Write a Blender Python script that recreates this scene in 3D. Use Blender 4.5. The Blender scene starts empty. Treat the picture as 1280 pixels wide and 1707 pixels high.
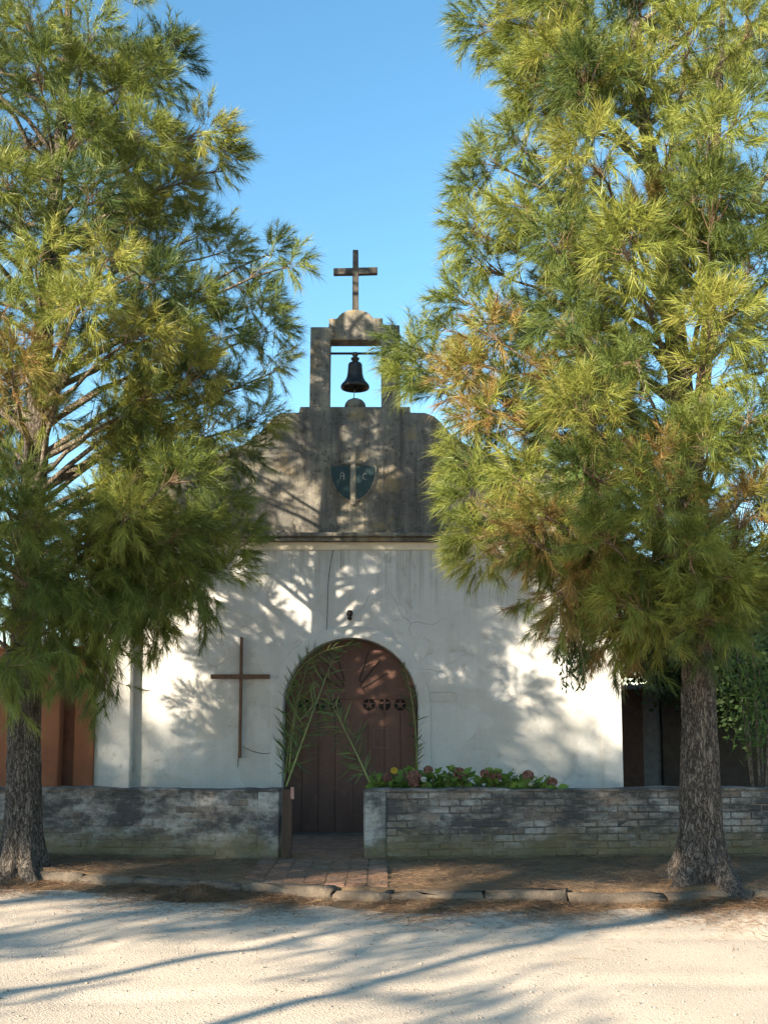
import bpy, bmesh, math, random
import numpy as np
from mathutils import Vector, Matrix

R = math.radians
random.seed(7)
rng = np.random.default_rng(11)
scene = bpy.context.scene
col = scene.collection

# ------------------------------------------------------------------ camera, sky, sun, exposure
F = 1874.0            # focal length in pixels of the 1280 px wide photograph
PITCH = R(7.0)
HORIZON = 1211.0
EYE = 1.6
PPY = HORIZON - F * math.tan(PITCH)
cam_d = bpy.data.cameras.new('camera')
cam = bpy.data.objects.new('camera', cam_d)
col.objects.link(cam)
cam.location = (0, 0, EYE)
cam.rotation_euler = (R(90) + PITCH, 0, 0)
cam_d.sensor_fit = 'HORIZONTAL'
cam_d.sensor_width = 36
cam_d.lens = F / 1280 * 36
cam_d.shift_y = (PPY - 853.5) / 1280
cam_d.clip_start = 0.05
cam_d.clip_end = 3000
scene.camera = cam

SUN_AZ = R(43)        # the sun stands behind the camera, this far to the left
SUN_EL = R(20)
world = bpy.data.worlds.new('World')
scene.world = world
world.use_nodes = True
wn = world.node_tree
sky = wn.nodes.new('ShaderNodeTexSky')
sky.sky_type = 'NISHITA'
sky.sun_disc = False
sky.sun_elevation = SUN_EL
sky.sun_rotation = R(180) + SUN_AZ
sky.air_density = 1.0
sky.dust_density = 0.1
sky.ozone_density = 1.6
hs = wn.nodes.new('ShaderNodeHueSaturation')
hs.inputs['Saturation'].default_value = 1.2
hs.inputs['Hue'].default_value = 0.488
wn.links.new(sky.outputs[0], hs.inputs['Color'])
wn.links.new(hs.outputs[0], wn.nodes['Background'].inputs[0])
wn.nodes['Background'].inputs[1].default_value = 0.086
sun_d = bpy.data.lights.new('sun', 'SUN')
sun_d.energy = 5.0
sun_d.angle = R(0.55)
sun_d.color = (1.0, 0.87, 0.68)
sun = bpy.data.objects.new('sun', sun_d)
col.objects.link(sun)
S2 = Vector((-math.sin(SUN_AZ) * math.cos(SUN_EL), -math.cos(SUN_AZ) * math.cos(SUN_EL), math.sin(SUN_EL)))
sun.rotation_euler = S2.to_track_quat('Z', 'Y').to_euler()
sun.location = S2 * 60
vs = scene.view_settings
vs.view_transform = 'Standard'
vs.look = 'None'
vs.exposure = 1.9
vs.gamma = 1
vs.use_curve_mapping = False
scene.cycles.use_adaptive_sampling = True
scene.cycles.adaptive_threshold = 0.02
scene.cycles.use_denoising = True
scene.cycles.denoising_prefilter = 'NONE'
scene.cycles.max_bounces = 4
scene.cycles.diffuse_bounces = 3
scene.cycles.glossy_bounces = 1
scene.cycles.transmission_bounces = 2
scene.cycles.transparent_max_bounces = 8

# ------------------------------------------------------------------ helpers
def at(px, py, Y):
    """world point seen at a photograph pixel, standing at distance Y"""
    a = (px - 640) / F; b = (PPY - py) / F
    dy = math.cos(PITCH) - b * math.sin(PITCH)
    dz = math.sin(PITCH) + b * math.cos(PITCH)
    t = Y / dy
    return Vector((a * t, Y, EYE + dz * t))

def X(px, Y, py=1211): return at(px, py, Y).x
def Z(py, Y): return at(640, py, Y).z

class MB:
    """collects shapes for one mesh"""
    def __init__(s): s.v = []; s.f = []
    def add(s, vs_, fs):
        o = len(s.v); s.v += [tuple(p) for p in vs_]; s.f += [tuple(i + o for i in f) for f in fs]
    def box(s, a, b):
        x0, y0, z0 = a; x1, y1, z1 = b
        s.add([(x0,y0,z0),(x1,y0,z0),(x1,y1,z0),(x0,y1,z0),(x0,y0,z1),(x1,y0,z1),(x1,y1,z1),(x0,y1,z1)],
              [(0,3,2,1),(4,5,6,7),(0,1,5,4),(1,2,6,5),(2,3,7,6),(3,0,4,7)])
    def prism(s, poly, y0, y1):
        """polygon of (x, z), counter-clockwise seen from the front (-Y), pushed back from y0 to y1"""
        n = len(poly)
        s.add([(x, y0, z) for x, z in poly] + [(x, y1, z) for x, z in poly],
              [tuple(range(n)), tuple(range(2*n-1, n-1, -1))] +
              [((i+1) % n, i, i+n, (i+1) % n + n) for i in range(n)])
    def tube(s, pts, rad, k=6, cap=True):
        pts = [Vector(p) for p in pts]; n = len(pts)
        if not hasattr(rad, '__len__'): rad = [rad]*n
        vs_ = []; up = None
        for i, p in enumerate(pts):
            t = (pts[min(i+1, n-1)] - pts[max(i-1, 0)])
            if t.length < 1e-9: t = Vector((0,0,1))
            t.normalize()
            if up is None:
                up = t.cross(Vector((0.3,0.9,0.2))); up.normalize()
            u = (up - t * up.dot(t)); 
            if u.length < 1e-6: u = t.orthogonal()
            u.normalize(); up = u; w = t.cross(u)
            for j in range(k):
                a = 2*math.pi*j/k
                vs_.append(p + (u*math.cos(a) + w*math.sin(a)) * rad[i])
        fs = [(i*k+j, i*k+(j+1) % k, (i+1)*k+(j+1) % k, (i+1)*k+j) for i in range(n-1) for j in range(k)]
        if cap: fs += [tuple(range(k-1, -1, -1)), tuple(range((n-1)*k, n*k))]
        s.add(vs_, fs)
    def lathe(s, prof, c, k=32):
        """profile of (r, z) turned about a vertical axis through c"""
        n = len(prof); vs_ = []
        for r, z in prof:
            for j in range(k):
                a = 2*math.pi*j/k
                vs_.append((c[0]+r*math.cos(a), c[1]+r*math.sin(a), c[2]+z))
        s.add(vs_, [(i*k+j, i*k+(j+1) % k, (i+1)*k+(j+1) % k, (i+1)*k+j) for i in range(n-1) for j in range(k)])
    def ball(s, c, r, k=10, m=6, sq=(1,1,1)):
        pr = []
        vs_ = [(c[0], c[1], c[2]-r*sq[2])]
        for i in range(1, m):
            b = -math.pi/2 + math.pi*i/m
            for j in range(k):
                a = 2*math.pi*j/k
                vs_.append((c[0]+r*sq[0]*math.cos(b)*math.cos(a), c[1]+r*sq[1]*math.cos(b)*math.sin(a), c[2]+r*sq[2]*math.sin(b)))
        vs_.append((c[0], c[1], c[2]+r*sq[2]))
        fs = [(0, 1+(j+1) % k, 1+j) for j in range(k)]
        for i in range(m-2):
            fs += [(1+i*k+j, 1+i*k+(j+1) % k, 1+(i+1)*k+(j+1) % k, 1+(i+1)*k+j) for j in range(k)]
        L = len(vs_)-1; b0 = 1+(m-2)*k
        fs += [(b0+j, b0+(j+1) % k, L) for j in range(k)]
        s.add(vs_, fs)
    def build(s, name, m, parent=None, smooth=False, bevel=0, seg=2):
        me = bpy.data.meshes.new(name)
        me.from_pydata(s.v, [], s.f)
        bm = bmesh.new(); bm.from_mesh(me)
        bmesh.ops.recalc_face_normals(bm, faces=bm.faces)
        bm.to_mesh(me); bm.free()
        return link(name, me, m, parent, smooth, bevel, seg)

def link(name, me, m, parent=None, smooth=False, bevel=0, seg=2):
    if m is not None: me.materials.append(m)
    if smooth: me.shade_smooth()
    o = bpy.data.objects.new(name, me)
    col.objects.link(o)
    if parent is not None:
        o.parent = parent
        o.matrix_parent_inverse = Matrix.Translation(-parent.location)
    if bevel:
        b = o.modifiers.new('bevel', 'BEVEL'); b.width = bevel; b.segments = seg; b.limit_method = 'ANGLE'; b.angle_limit = R(40)
    return o

def tag(o, label=None, cat=None, group=None, kind=None):
    if label: o['label'] = label
    if cat: o['category'] = cat
    if group: o['group'] = group
    if kind: o['kind'] = kind
    return o

def thing(name, loc, label, cat, group=None):
    o = bpy.data.objects.new(name, None)
    o.location = loc; o.empty_display_size = 0.2
    col.objects.link(o)
    return tag(o, label, cat, group)

def fast_mesh(name, verts, quads=None, tris=None, attr=None):
    """big mesh from numpy arrays; attr: {name: per-vertex float array}"""
    me = bpy.data.meshes.new(name)
    nq = 0 if quads is None else len(quads); nt = 0 if tris is None else len(tris)
    me.vertices.add(len(verts)); me.vertices.foreach_set('co', np.ascontiguousarray(verts, dtype=np.float32).ravel())
    idx = []; st = []; p = 0
    if nq: idx.append(np.asarray(quads).ravel()); st.append(np.arange(nq)*4)
    if nt: idx.append(np.asarray(tris).ravel()); st.append(nq*4 + np.arange(nt)*3)
    idx = np.concatenate(idx).astype(np.int32); st = np.concatenate(st).astype(np.int32)
    me.loops.add(len(idx)); me.loops.foreach_set('vertex_index', idx)
    me.polygons.add(nq+nt); me.polygons.foreach_set('loop_start', st)
    me.update(calc_edges=True); me.validate()
    for k, a in (attr or {}).items():
        at_ = me.attributes.new(k, 'FLOAT', 'POINT'); at_.data.foreach_set('value', np.ascontiguousarray(a, dtype=np.float32))
    return me

# ------------------------------------------------------------------ materials
class NT:
    def __init__(s, name):
        s.m = bpy.data.materials.new(name); s.m.use_nodes = True
        s.t = s.m.node_tree; s.b = s.t.nodes['Principled BSDF']
        s.b.inputs['Specular IOR Level'].default_value = 0.25
        s._pos = None
    def n(s, typ, **kw):
        nd = s.t.nodes.new(typ)
        for k, v in kw.items(): setattr(nd, k, v)
        return nd
    def put(s, sock, v):
        if hasattr(v, 'is_output'): s.t.links.new(v, sock)
        elif isinstance(v, (tuple, list)) and len(v) == 3 and sock.type == 'RGBA': sock.default_value = (*v, 1)
        else: sock.default_value = v
    def pos(s, scale=(1,1,1), off=(0,0,0)):
        if s._pos is None: s._pos = s.n('ShaderNodeNewGeometry').outputs['Position']
        mp = s.n('ShaderNodeMapping'); s.put(mp.inputs[0], s._pos)
        mp.inputs['Scale'].default_value = scale; mp.inputs['Location'].default_value = off
        return mp.outputs[0]
    def noise(s, scale=1, detail=5, rough=0.6, stretch=(1,1,1), off=(0,0,0), dist=0):
        nd = s.n('ShaderNodeTexNoise'); s.put(nd.inputs['Vector'], s.pos(stretch, off))
        nd.inputs['Scale'].default_value = scale; nd.inputs['Detail'].default_value = detail
        nd.inputs['Roughness'].default_value = rough; nd.inputs['Distortion'].default_value = dist
        return nd.outputs[0]
    def voro(s, scale=1, stretch=(1,1,1), feature='F1', out=0, rnd=1.0):
        nd = s.n('ShaderNodeTexVoronoi', feature=feature); s.put(nd.inputs['Vector'], s.pos(stretch))
        nd.inputs['Scale'].default_value = scale; nd.inputs['Randomness'].default_value = rnd
        return nd.outputs[out]
    def ramp(s, v, *stops):
        nd = s.n('ShaderNodeValToRGB'); s.put(nd.inputs[0], v); e = nd.color_ramp.elements
        while len(e) < len(stops): e.new(0.5)
        for el, (p, c) in zip(e, stops):
            el.position = p; el.color = (*c, 1) if isinstance(c, (tuple, list)) else (c, c, c, 1)
        return nd.outputs[0]
    def mix(s, f, a, b, mode='MIX'):
        nd = s.n('ShaderNodeMix', data_type='RGBA', blend_type=mode)
        s.put(nd.inputs[0], f); s.put(nd.inputs[6], a); s.put(nd.inputs[7], b)
        return nd.outputs[2]
    def math(s, op, a, b=0.0):
        nd = s.n('ShaderNodeMath', operation=op); s.put(nd.inputs[0], a); s.put(nd.inputs[1], b)
        return nd.outputs[0]
    def attr(s, name):
        nd = s.n('ShaderNodeAttribute'); nd.attribute_name = name; return nd.outputs['Fac']
    def rand(s): return s.n('ShaderNodeObjectInfo').outputs['Random']
    def xyz(s, i):
        nd = s.n('ShaderNodeSeparateXYZ'); s.put(nd.inputs[0], s.pos()); return nd.outputs[i]
    def bump(s, h, strength=0.5, dist=0.02, prev=None):
        nd = s.n('ShaderNodeBump'); s.put(nd.inputs['Height'], h)
        nd.inputs['Strength'].default_value = strength; nd.inputs['Distance'].default_value = dist
        if prev is not None: s.put(nd.inputs['Normal'], prev)
        return nd.outputs[0]
    def out(s, color, rough=0.9, normal=None, metal=0.0):
        s.put(s.b.inputs['Base Color'], color); s.put(s.b.inputs['Roughness'], rough)
        if normal is not None: s.put(s.b.inputs['Normal'], normal)
        s.b.inputs['Metallic'].default_value = metal
        return s.m
    def leaf(s, color, trans=0.35, rough=0.55, tcol=None):
        """foliage: light also passes through"""
        s.put(s.b.inputs['Base Color'], color); s.b.inputs['Roughness'].default_value = rough
        tr = s.n('ShaderNodeBsdfTranslucent'); s.put(tr.inputs[0], tcol if tcol is not None else color)
        mx = s.n('ShaderNodeMixShader'); mx.inputs[0].default_value = trans
        o = s.t.nodes['Material Output']
        s.t.links.new(s.b.outputs[0], mx.inputs[1]); s.t.links.new(tr.outputs[0], mx.inputs[2])
        s.t.links.new(mx.outputs[0], o.inputs[0])
        return s.m

def m_plaster():
    s = NT('white_plaster')
    big = s.noise(0.7, 6, 0.65)
    c = s.ramp(big, (0.3, (0.45,0.44,0.42)), (0.7, (0.56,0.555,0.54)))
    st = s.noise(1.1, 8, 0.7, stretch=(2.2,1,0.35), off=(3,0,1))
    c = s.mix(s.ramp(st, (0.48, 0.0), (0.74, 0.6)), c, (0.36,0.34,0.30))
    # scuffed patches where the limewash has flaked off
    fl = s.noise(5.5, 9, 0.75, off=(9,2,4), dist=0.5)
    flm = s.ramp(fl, (0.57, 0.0), (0.66, 0.55))
    zone = s.ramp(s.noise(0.45, 2, 0.5, off=(1.9,0,0.4)), (0.42, 0.0), (0.56, 1.0))
    c = s.mix(s.math('MULTIPLY', flm, zone), c, (0.34,0.30,0.25))
    # dark specks of mould
    sp = s.voro(34, feature='F1')
    spm = s.math('MULTIPLY', s.ramp(sp, (0.08, 1.0), (0.17, 0.0)), s.ramp(s.noise(1.6, 4, 0.6, off=(5,5,5)), (0.40, 0.0), (0.58, 0.9)))
    c = s.mix(spm, c, (0.16,0.15,0.13))
    # hair cracks
    cr = s.n('ShaderNodeTexVoronoi', feature='DISTANCE_TO_EDGE')
    wv = s.n('ShaderNodeMix', data_type='VECTOR'); wv.inputs[0].default_value = 0.25
    nn = s.n('ShaderNodeTexNoise'); s.put(nn.inputs['Vector'], s.pos()); nn.inputs['Scale'].default_value = 2.5
    s.put(wv.inputs[4], s.pos()); s.put(wv.inputs[5], nn.outputs[1]); s.put(cr.inputs['Vector'], wv.outputs[1]); cr.inputs['Scale'].default_value = 1.1
    crm = s.math('MULTIPLY', s.ramp(cr.outputs[0], (0.0, 1.0), (0.006, 0.0)), s.ramp(s.noise(0.8, 3, 0.5, off=(2,8,2)), (0.5, 0.0), (0.6, 0.7)))
    c = s.mix(crm, c, (0.25,0.23,0.2))
    # damp at the foot
    dm = s.math('ADD', s.xyz(2), s.math('MULTIPLY', s.noise(2.5, 5, 0.6), 0.5))
    c = s.mix(s.ramp(dm, (0.45, 0.55), (0.95, 0.0)), c, (0.33,0.31,0.26))
    dr = s.noise(5.0, 7, 0.7, stretch=(2.6,1,0.10), off=(1,0,7))
    hz = s.ramp(s.math('ADD', s.math('MULTIPLY', s.xyz(2), 0.2), s.math('MULTIPLY', s.noise(2.0, 4, 0.6, off=(6,0,0)), 0.12)), (0.66, 0.0), (0.86, 1.0))
    c = s.mix(s.math('MULTIPLY', s.ramp(dr, (0.46, 0.0), (0.66, 0.75)), hz), c, (0.20,0.185,0.16))
    pt = s.ramp(s.noise(0.9, 3, 0.5, off=(4.4,0,2.2), dist=0.3), (0.575, 0.0), (0.585, 0.35))
    c = s.mix(pt, c, (0.40,0.375,0.335))
    h = s.math('ADD', s.noise(7, 8, 0.62), s.math('MULTIPLY', s.noise(45, 3, 0.6), 0.35))
    h = s.math('ADD', h, s.math('MULTIPLY', s.noise(1.3, 3, 0.5), 1.2))
    h = s.math('SUBTRACT', h, s.math('MULTIPLY', pt, 0.4))
    h = s.math('SUBTRACT', h, s.math('MULTIPLY', s.math('ADD', crm, s.math('MULTIPLY', flm, zone)), 0.5))
    return s.out(c, 0.92, s.bump(h, 0.6, 0.025))

def m_weathered_dappled():
    s = NT('weathered_dappled_render')
    big = s.noise(1.0, 7, 0.65)
    c = s.ramp(big, (0.3, (0.10,0.097,0.090)), (0.52, (0.21,0.195,0.165)), (0.70, (0.44,0.375,0.265)))  # lightest cream tone paints sun dapples into the weathered grey
    st = s.noise(1.6, 8, 0.7, stretch=(3.0,1,0.22), off=(2,0,3))
    c = s.mix(s.ramp(st, (0.42, 0.0), (0.66, 0.85)), c, (0.055,0.05,0.045))
    li = s.noise(11, 8, 0.75, off=(4,0,0))
    c = s.mix(s.ramp(li, (0.52, 0.0), (0.64, 0.75)), c, (0.05,0.046,0.04))
    oc = s.noise(2.2, 5, 0.6, off=(8,1,8))
    c = s.mix(s.ramp(oc, (0.56, 0.0), (0.72, 0.55)), c, (0.36,0.25,0.10))
    pal = s.voro(21)
    c = s.mix(s.ramp(pal, (0.05, 0.6), (0.16, 0.0)), c, (0.42,0.40,0.34))
    h = s.math('ADD', s.noise(9, 9, 0.68), s.math('MULTIPLY', s.noise(60, 3, 0.6), 0.3))
    return s.out(c, 0.95, s.bump(h, 0.7, 0.025))

def m_brick(name, white, seed):
    s = NT(name)
    rnd = s.rand()
    c = s.ramp(rnd, (0.0, (0.17,0.13,0.105)), (0.4, (0.24,0.19,0.15)), (0.75, (0.28,0.25,0.215)), (1.0, (0.20,0.16,0.135)))
    wm = s.noise(3.0, 9, 0.75, stretch=(0.7,1,1.6), off=(seed,0,seed))
    wm2 = s.math('ADD', wm, s.math('MULTIPLY', s.math('SUBTRACT', rnd, 0.5), 0.10))
    c = s.mix(s.ramp(wm2, (0.46-white, 0.0), (0.64-white, 0.92)), c, (0.38,0.365,0.335))
    bl = s.noise(1.9, 9, 0.72, stretch=(1,1,1.8), off=(seed+4,1,2))
    c = s.mix(s.ramp(bl, (0.41, 0.0), (0.57, 0.9)), c, (0.045,0.045,0.046))
    f2 = s.noise(16, 6, 0.7, off=(1,seed,0))
    c = s.mix(s.ramp(f2, (0.52, 0.0), (0.66, 0.7)), c, (0.07,0.07,0.068))
    gz = s.math('ADD', s.xyz(2), s.math('MULTIPLY', s.noise(2.4, 6, 0.65, off=(7,0,seed)), 0.75))
    c = s.mix(s.ramp(gz, (0.62, 0.75), (0.86, 0.0)), c, (0.16,0.125,0.06))
    h = s.math('ADD', s.noise(20, 8, 0.7), s.math('MULTIPLY', s.noise(90, 2, 0.5), 0.25))
    return s.out(c, 0.95, s.bump(h, 0.8, 0.018))

def m_terracotta():
    s = NT('terracotta_paint')
    c = s.ramp(s.noise(1.5, 7, 0.65), (0.3, (0.19,0.075,0.04)), (0.7, (0.27,0.11,0.056)))
    st = s.noise(1.2, 7, 0.7, stretch=(3,3,0.25))
    c = s.mix(s.ramp(st, (0.5, 0.0), (0.75, 0.5)), c, (0.16,0.05,0.03))
    return s.out(c, 0.9, s.bump(s.noise(14, 8, 0.65), 0.4, 0.015))

def m_door():
    s = NT('brown_door_paint')
    c = s.ramp(s.noise(2.0, 7, 0.65, stretch=(2,1,0.5)), (0.3, (0.075,0.036,0.027)), (0.7, (0.115,0.057,0.042)))
    c = s.mix(s.ramp(s.noise(9, 8, 0.7), (0.56, 0.0), (0.68, 0.4)), c, (0.20,0.11,0.07))
    return s.out(c, 0.55, s.bump(s.noise(30, 4, 0.6, stretch=(1,1,0.3)), 0.12, 0.006))

def m_wood(name, a, b):
    s = NT(name)
    g = s.noise(9, 8, 0.7, stretch=(6,6,0.6), dist=0.4)
    c = s.ramp(g, (0.3, a), (0.7, b))
    return s.out(c, 0.8, s.bump(g, 0.5, 0.006))

def m_simple(name, c, rough=0.8, metal=0, var=0.25, scale=8, bump=0.2):
    s = NT(name)
    n = s.noise(scale, 6, 0.65)
    cc = s.ramp(n, (0.3, tuple(x*(1-var) for x in c)), (0.7, tuple(min(1, x*(1+var)) for x in c)))
    return s.out(cc, rough, s.bump(s.noise(scale*4, 5, 0.65), bump, 0.006), metal)

def m_bark(name, a, b, lich):
    s = NT(name)
    g = s.noise(7, 9, 0.72, stretch=(6.5,6.5,0.6), dist=0.7)
    c = s.ramp(g, (0.32, a), (0.5, tuple((x+y)/2 for x, y in zip(a, b))), (0.68, b))
    l = s.noise(3.5, 7, 0.7, off=(3,3,3))
    c = s.mix(s.ramp(l, (0.55, 0.0), (0.70, 0.55)), c, lich)
    wn_ = s.n('ShaderNodeTexNoise'); s.put(wn_.inputs['Vector'], s.pos((3,3,1.2))); wn_.inputs['Scale'].default_value = 4.0; wn_.inputs['Detail'].default_value = 5.0
    wm_ = s.n('ShaderNodeMix', data_type='VECTOR'); wm_.inputs[0].default_value = 0.22; s.put(wm_.inputs[4], s.pos((1,1,0.16))); s.put(wm_.inputs[5], wn_.outputs[1])
    vo = s.n('ShaderNodeTexVoronoi', feature='DISTANCE_TO_EDGE'); s.put(vo.inputs['Vector'], wm_.outputs[1]); vo.inputs['Scale'].default_value = 30.0
    fis = s.ramp(vo.outputs[0], (0.0, 0.0), (0.16, 1.0))
    c = s.mix(s.math('MULTIPLY', s.math('SUBTRACT', 1.0, fis), 0.75), c, tuple(x*0.35 for x in a))
    g = s.math('ADD', g, s.math('MULTIPLY', fis, 0.7))
    return s.out(c, 0.95, s.bump(s.math('ADD', g, s.math('MULTIPLY', s.noise(40, 5, 0.7, stretch=(2,2,0.6)), 0.3)), 1.0, 0.04))

def m_needle():
    s = NT('casuarina_needles')
    t = s.attr('tint')
    c = s.ramp(t, (0.0, (0.055,0.085,0.025)), (0.35, (0.135,0.17,0.036)), (0.68, (0.245,0.26,0.052)), (0.80, (0.25,0.21,0.06)), (0.90, (0.24,0.17,0.055)), (1.0, (0.24,0.14,0.05)))
    return s.leaf(c, 0.18, 0.42)

def m_leaf(name, a, b, trans=0.3, rough=0.6):
    s = NT(name)
    return s.leaf(s.ramp(s.attr('tint'), (0.0, a), (1.0, b)), trans, rough)

def m_road():
    s = NT('pale_gravel_road')
    c = s.ramp(s.noise(0.8, 8, 0.7), (0.3, (0.45,0.365,0.28)), (0.7, (0.56,0.465,0.365)))
    g = s.voro(70); g2 = s.noise(120, 3, 0.6)
    c = s.mix(s.ramp(g2, (0.30, 0.5), (0.46, 0.0)), c, (0.33,0.27,0.21))
    c = s.mix(s.ramp(g2, (0.6, 0.0), (0.72, 0.5)), c, (0.60,0.55,0.48))
    d = s.noise(2.3, 8, 0.75, stretch=(0.6,1.4,1), off=(5,1,0))
    c = s.mix(s.ramp(d, (0.52, 0.0), (0.72, 0.35)), c, (0.36,0.29,0.22))
    h = s.math('ADD', s.math('MULTIPLY', g2, 0.6), s.noise(25, 6, 0.7))
    h = s.math('ADD', h, s.math('MULTIPLY', g, -0.5))
    return s.out(c, 0.95, s.bump(h, 0.55, 0.014))

def m_dirt():
    s = NT('needle_strewn_soil')
    c = s.ramp(s.noise(2.0, 8, 0.75), (0.3, (0.13,0.075,0.04)), (0.7, (0.27,0.175,0.10)))
    f = s.noise(50, 6, 0.75, stretch=(0.7,1.6,1))
    c = s.mix(s.ramp(f, (0.5, 0.0), (0.66, 0.6)), c, (0.36,0.25,0.15))
    c = s.mix(s.ramp(s.noise(34, 6, 0.75, off=(4,4,0)), (0.55, 0.0), (0.68, 0.6)), c, (0.07,0.045,0.028))
    return s.out(c, 0.97, s.bump(s.noise(38, 8, 0.75), 1.0, 0.03))

def m_kerb():
    s = NT('old_granite_kerb')
    c = s.ramp(s.noise(4, 8, 0.7), (0.3, (0.10,0.075,0.055)), (0.7, (0.21,0.165,0.12)))
    c = s.mix(s.ramp(s.noise(14, 7, 0.75, off=(2,2,2)), (0.52, 0.0), (0.66, 0.65)), c, (0.11,0.08,0.06))
    return s.out(c, 0.95, s.bump(s.noise(18, 8, 0.75), 0.9, 0.03))

def m_tile():
    s = NT('ribbed_pavement_tile')
    c = s.ramp(s.rand(), (0.0, (0.19,0.105,0.07)), (0.6, (0.24,0.14,0.095)), (1.0, (0.21,0.15,0.115)))
    c = s.mix(s.ramp(s.noise(6, 8, 0.75), (0.44, 0.0), (0.62, 0.85)), c, (0.11,0.075,0.05))
    return s.out(c, 0.9, s.bump(s.noise(30, 6, 0.7), 0.6, 0.01))

def m_shield():
    s = NT('faded_green_shield_paint')
    c = s.ramp(s.noise(5, 8, 0.7), (0.3, (0.022,0.045,0.048)), (0.7, (0.04,0.07,0.072)))
    c = s.mix(s.ramp(s.noise(13, 7, 0.7, off=(2,0,1)), (0.56, 0.0), (0.68, 0.7)), c, (0.16,0.15,0.13))
    return s.out(c, 0.85, s.bump(s.noise(22, 6, 0.7), 0.4, 0.01))

PLASTER = m_plaster(); WEATHERED_DAPPLED = m_weathered_dappled()
BRICK_R = m_brick('limewashed_mouldy_brick', 0.02, 3.0); BRICK_L = m_brick('limewashed_old_brick', 0.02, 8.0)
PLASTER_OLD = m_brick('flaking_whitewash', 0.11, 5.0)
MORTAR = m_brick('mouldy_mortar', -0.02, 1.0)
TERRA = m_terracotta(); DOOR = m_door()
CROSSWOOD = m_wood('dark_brown_timber', (0.065,0.035,0.022), (0.17,0.095,0.058))
POSTWOOD = m_wood('weathered_post_timber', (0.035,0.022,0.016), (0.085,0.052,0.036))
IRON = m_simple('dark_iron', (0.03,0.027,0.025), 0.6, 0.5)
BRONZE = m_simple('patinated_bell_metal', (0.055,0.05,0.045), 0.5, 0.7, 0.4)
DARK = m_simple('painted_dark_inside', (0.012,0.010,0.009), 0.9)  # black colour standing in for unlit space behind the door
BARK = m_bark('fissured_grey_bark', (0.07,0.057,0.046), (0.28,0.23,0.19), (0.31,0.275,0.23))
LIMB = m_bark('pale_limb_bark', (0.15,0.115,0.085), (0.38,0.32,0.25), (0.44,0.39,0.33))
TWIG = m_simple('brown_twigs', (0.17,0.115,0.07), 0.9)
NEEDLE = m_needle()
ROAD = m_road(); DIRT = m_dirt(); KERB = m_kerb(); TILE = m_tile(); SHIELD = m_shield()
LETTER = m_simple('faded_white_paint', (0.30,0.30,0.285), 0.9)
CREAM = m_simple('cream_plaster', (0.62,0.54,0.42), 0.92, 0, 0.15, 3, 0.4)
PALM = m_leaf('palm_leaf', (0.05,0.085,0.030), (0.15,0.19,0.055), 0.3, 0.4)
PALMSTEM = m_simple('palm_stem', (0.16,0.19,0.06), 0.5)
GARDEN = m_leaf('hydrangea_leaf', (0.06,0.13,0.025), (0.17,0.26,0.05), 0.3)
PETAL = m_leaf('dusty_pink_petal', (0.20,0.095,0.075), (0.36,0.20,0.16), 0.3, 0.7)
YPETAL = m_leaf('yellow_petal', (0.55,0.38,0.04), (0.65,0.48,0.08), 0.3, 0.7)
WPETAL = m_leaf('white_petal', (0.62,0.62,0.58), (0.75,0.75,0.70), 0.3, 0.7)
MISTLE = m_leaf('mistletoe_leaf', (0.12,0.15,0.035), (0.27,0.29,0.06), 0.35)
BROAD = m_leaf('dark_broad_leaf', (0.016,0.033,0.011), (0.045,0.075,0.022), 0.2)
LANCE = m_leaf('lance_leaf', (0.05,0.10,0.025), (0.12,0.19,0.045), 0.3)
LITTER = m_leaf('fallen_needles', (0.09,0.05,0.03), (0.32,0.20,0.11), 0.1, 0.8)
PEBBLE = m_leaf('road_pebbles', (0.20,0.165,0.13), (0.38,0.325,0.265), 0.0, 0.9)

# ------------------------------------------------------------------ ground, road, pavement
YF = 15.2             # church front
GZ = 0.15             # pavement and yard level
# kerb line (x, y)
KL = [(-9.0,13.3), (-6.0,12.55), (-4.1,11.95), (-2.05,11.2), (-1.15,10.75), (-0.22,10.42), (1.15,10.33), (2.47,10.33), (3.6,10.48), (6.5,10.8), (10,11.1)]
def kerb_y(x):
    for (a, b), (c, d) in zip(KL, KL[1:]):
        if a <= x <= c: return b + (d-b)*(x-a)/(c-a)
    return KL[0][1] if x < KL[0][0] else KL[-1][1]
def road_h(x, y):
    x = np.asarray(x, dtype=float); y = np.asarray(y, dtype=float)
    h = 0.012*np.sin(x*1.1+0.5)*np.cos(y*0.8) + 0.006*np.sin(x*3.1+y*2.3) + 0.004*np.sin(x*7.3-y*5.1+1)
    h -= 0.055*np.exp(-(((x+2.45)/0.42)**2 + ((y-8.75)/0.42)**2))            # pothole
    h += 0.02*np.exp(-(((x+1.9)/0.5)**2 + ((y-8.5)/0.4)**2))
    h += 0.015*np.exp(-((y-9.6)/0.7)**2)*np.sin(x*2.2)
    for yc in (7.1, 8.6):
        yy = yc+0.12*np.sin(x*0.5)+0.05*x
        h -= 0.016*np.exp(-((y-yy)/0.13)**2); h += 0.007*np.exp(-((y-yy-0.26)/0.10)**2)
    return h
gx = np.concatenate([np.array([-900,-300,-120,-60,-30,-18]), np.linspace(-12, 12, 200), np.array([18,30,60,120,300,900])])
gy = np.concatenate([np.array([-400,-120,-50,-20,-8]), np.linspace(-2, 14, 160), np.array([18,24,40,80,200,600,1500])])
GX, GY = np.meshgrid(gx, gy)
fade = (np.abs(GX) < 13) & (GY > -3) & (GY < 15)
GH = np.where(fade, road_h(GX, GY), 0)
nv, nh = GX.shape
q = np.arange(nv*nh).reshape(nv, nh)
quads = np.stack([q[:-1,:-1], q[:-1,1:], q[1:,1:], q[1:,:-1]], -1).reshape(-1, 4)
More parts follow.
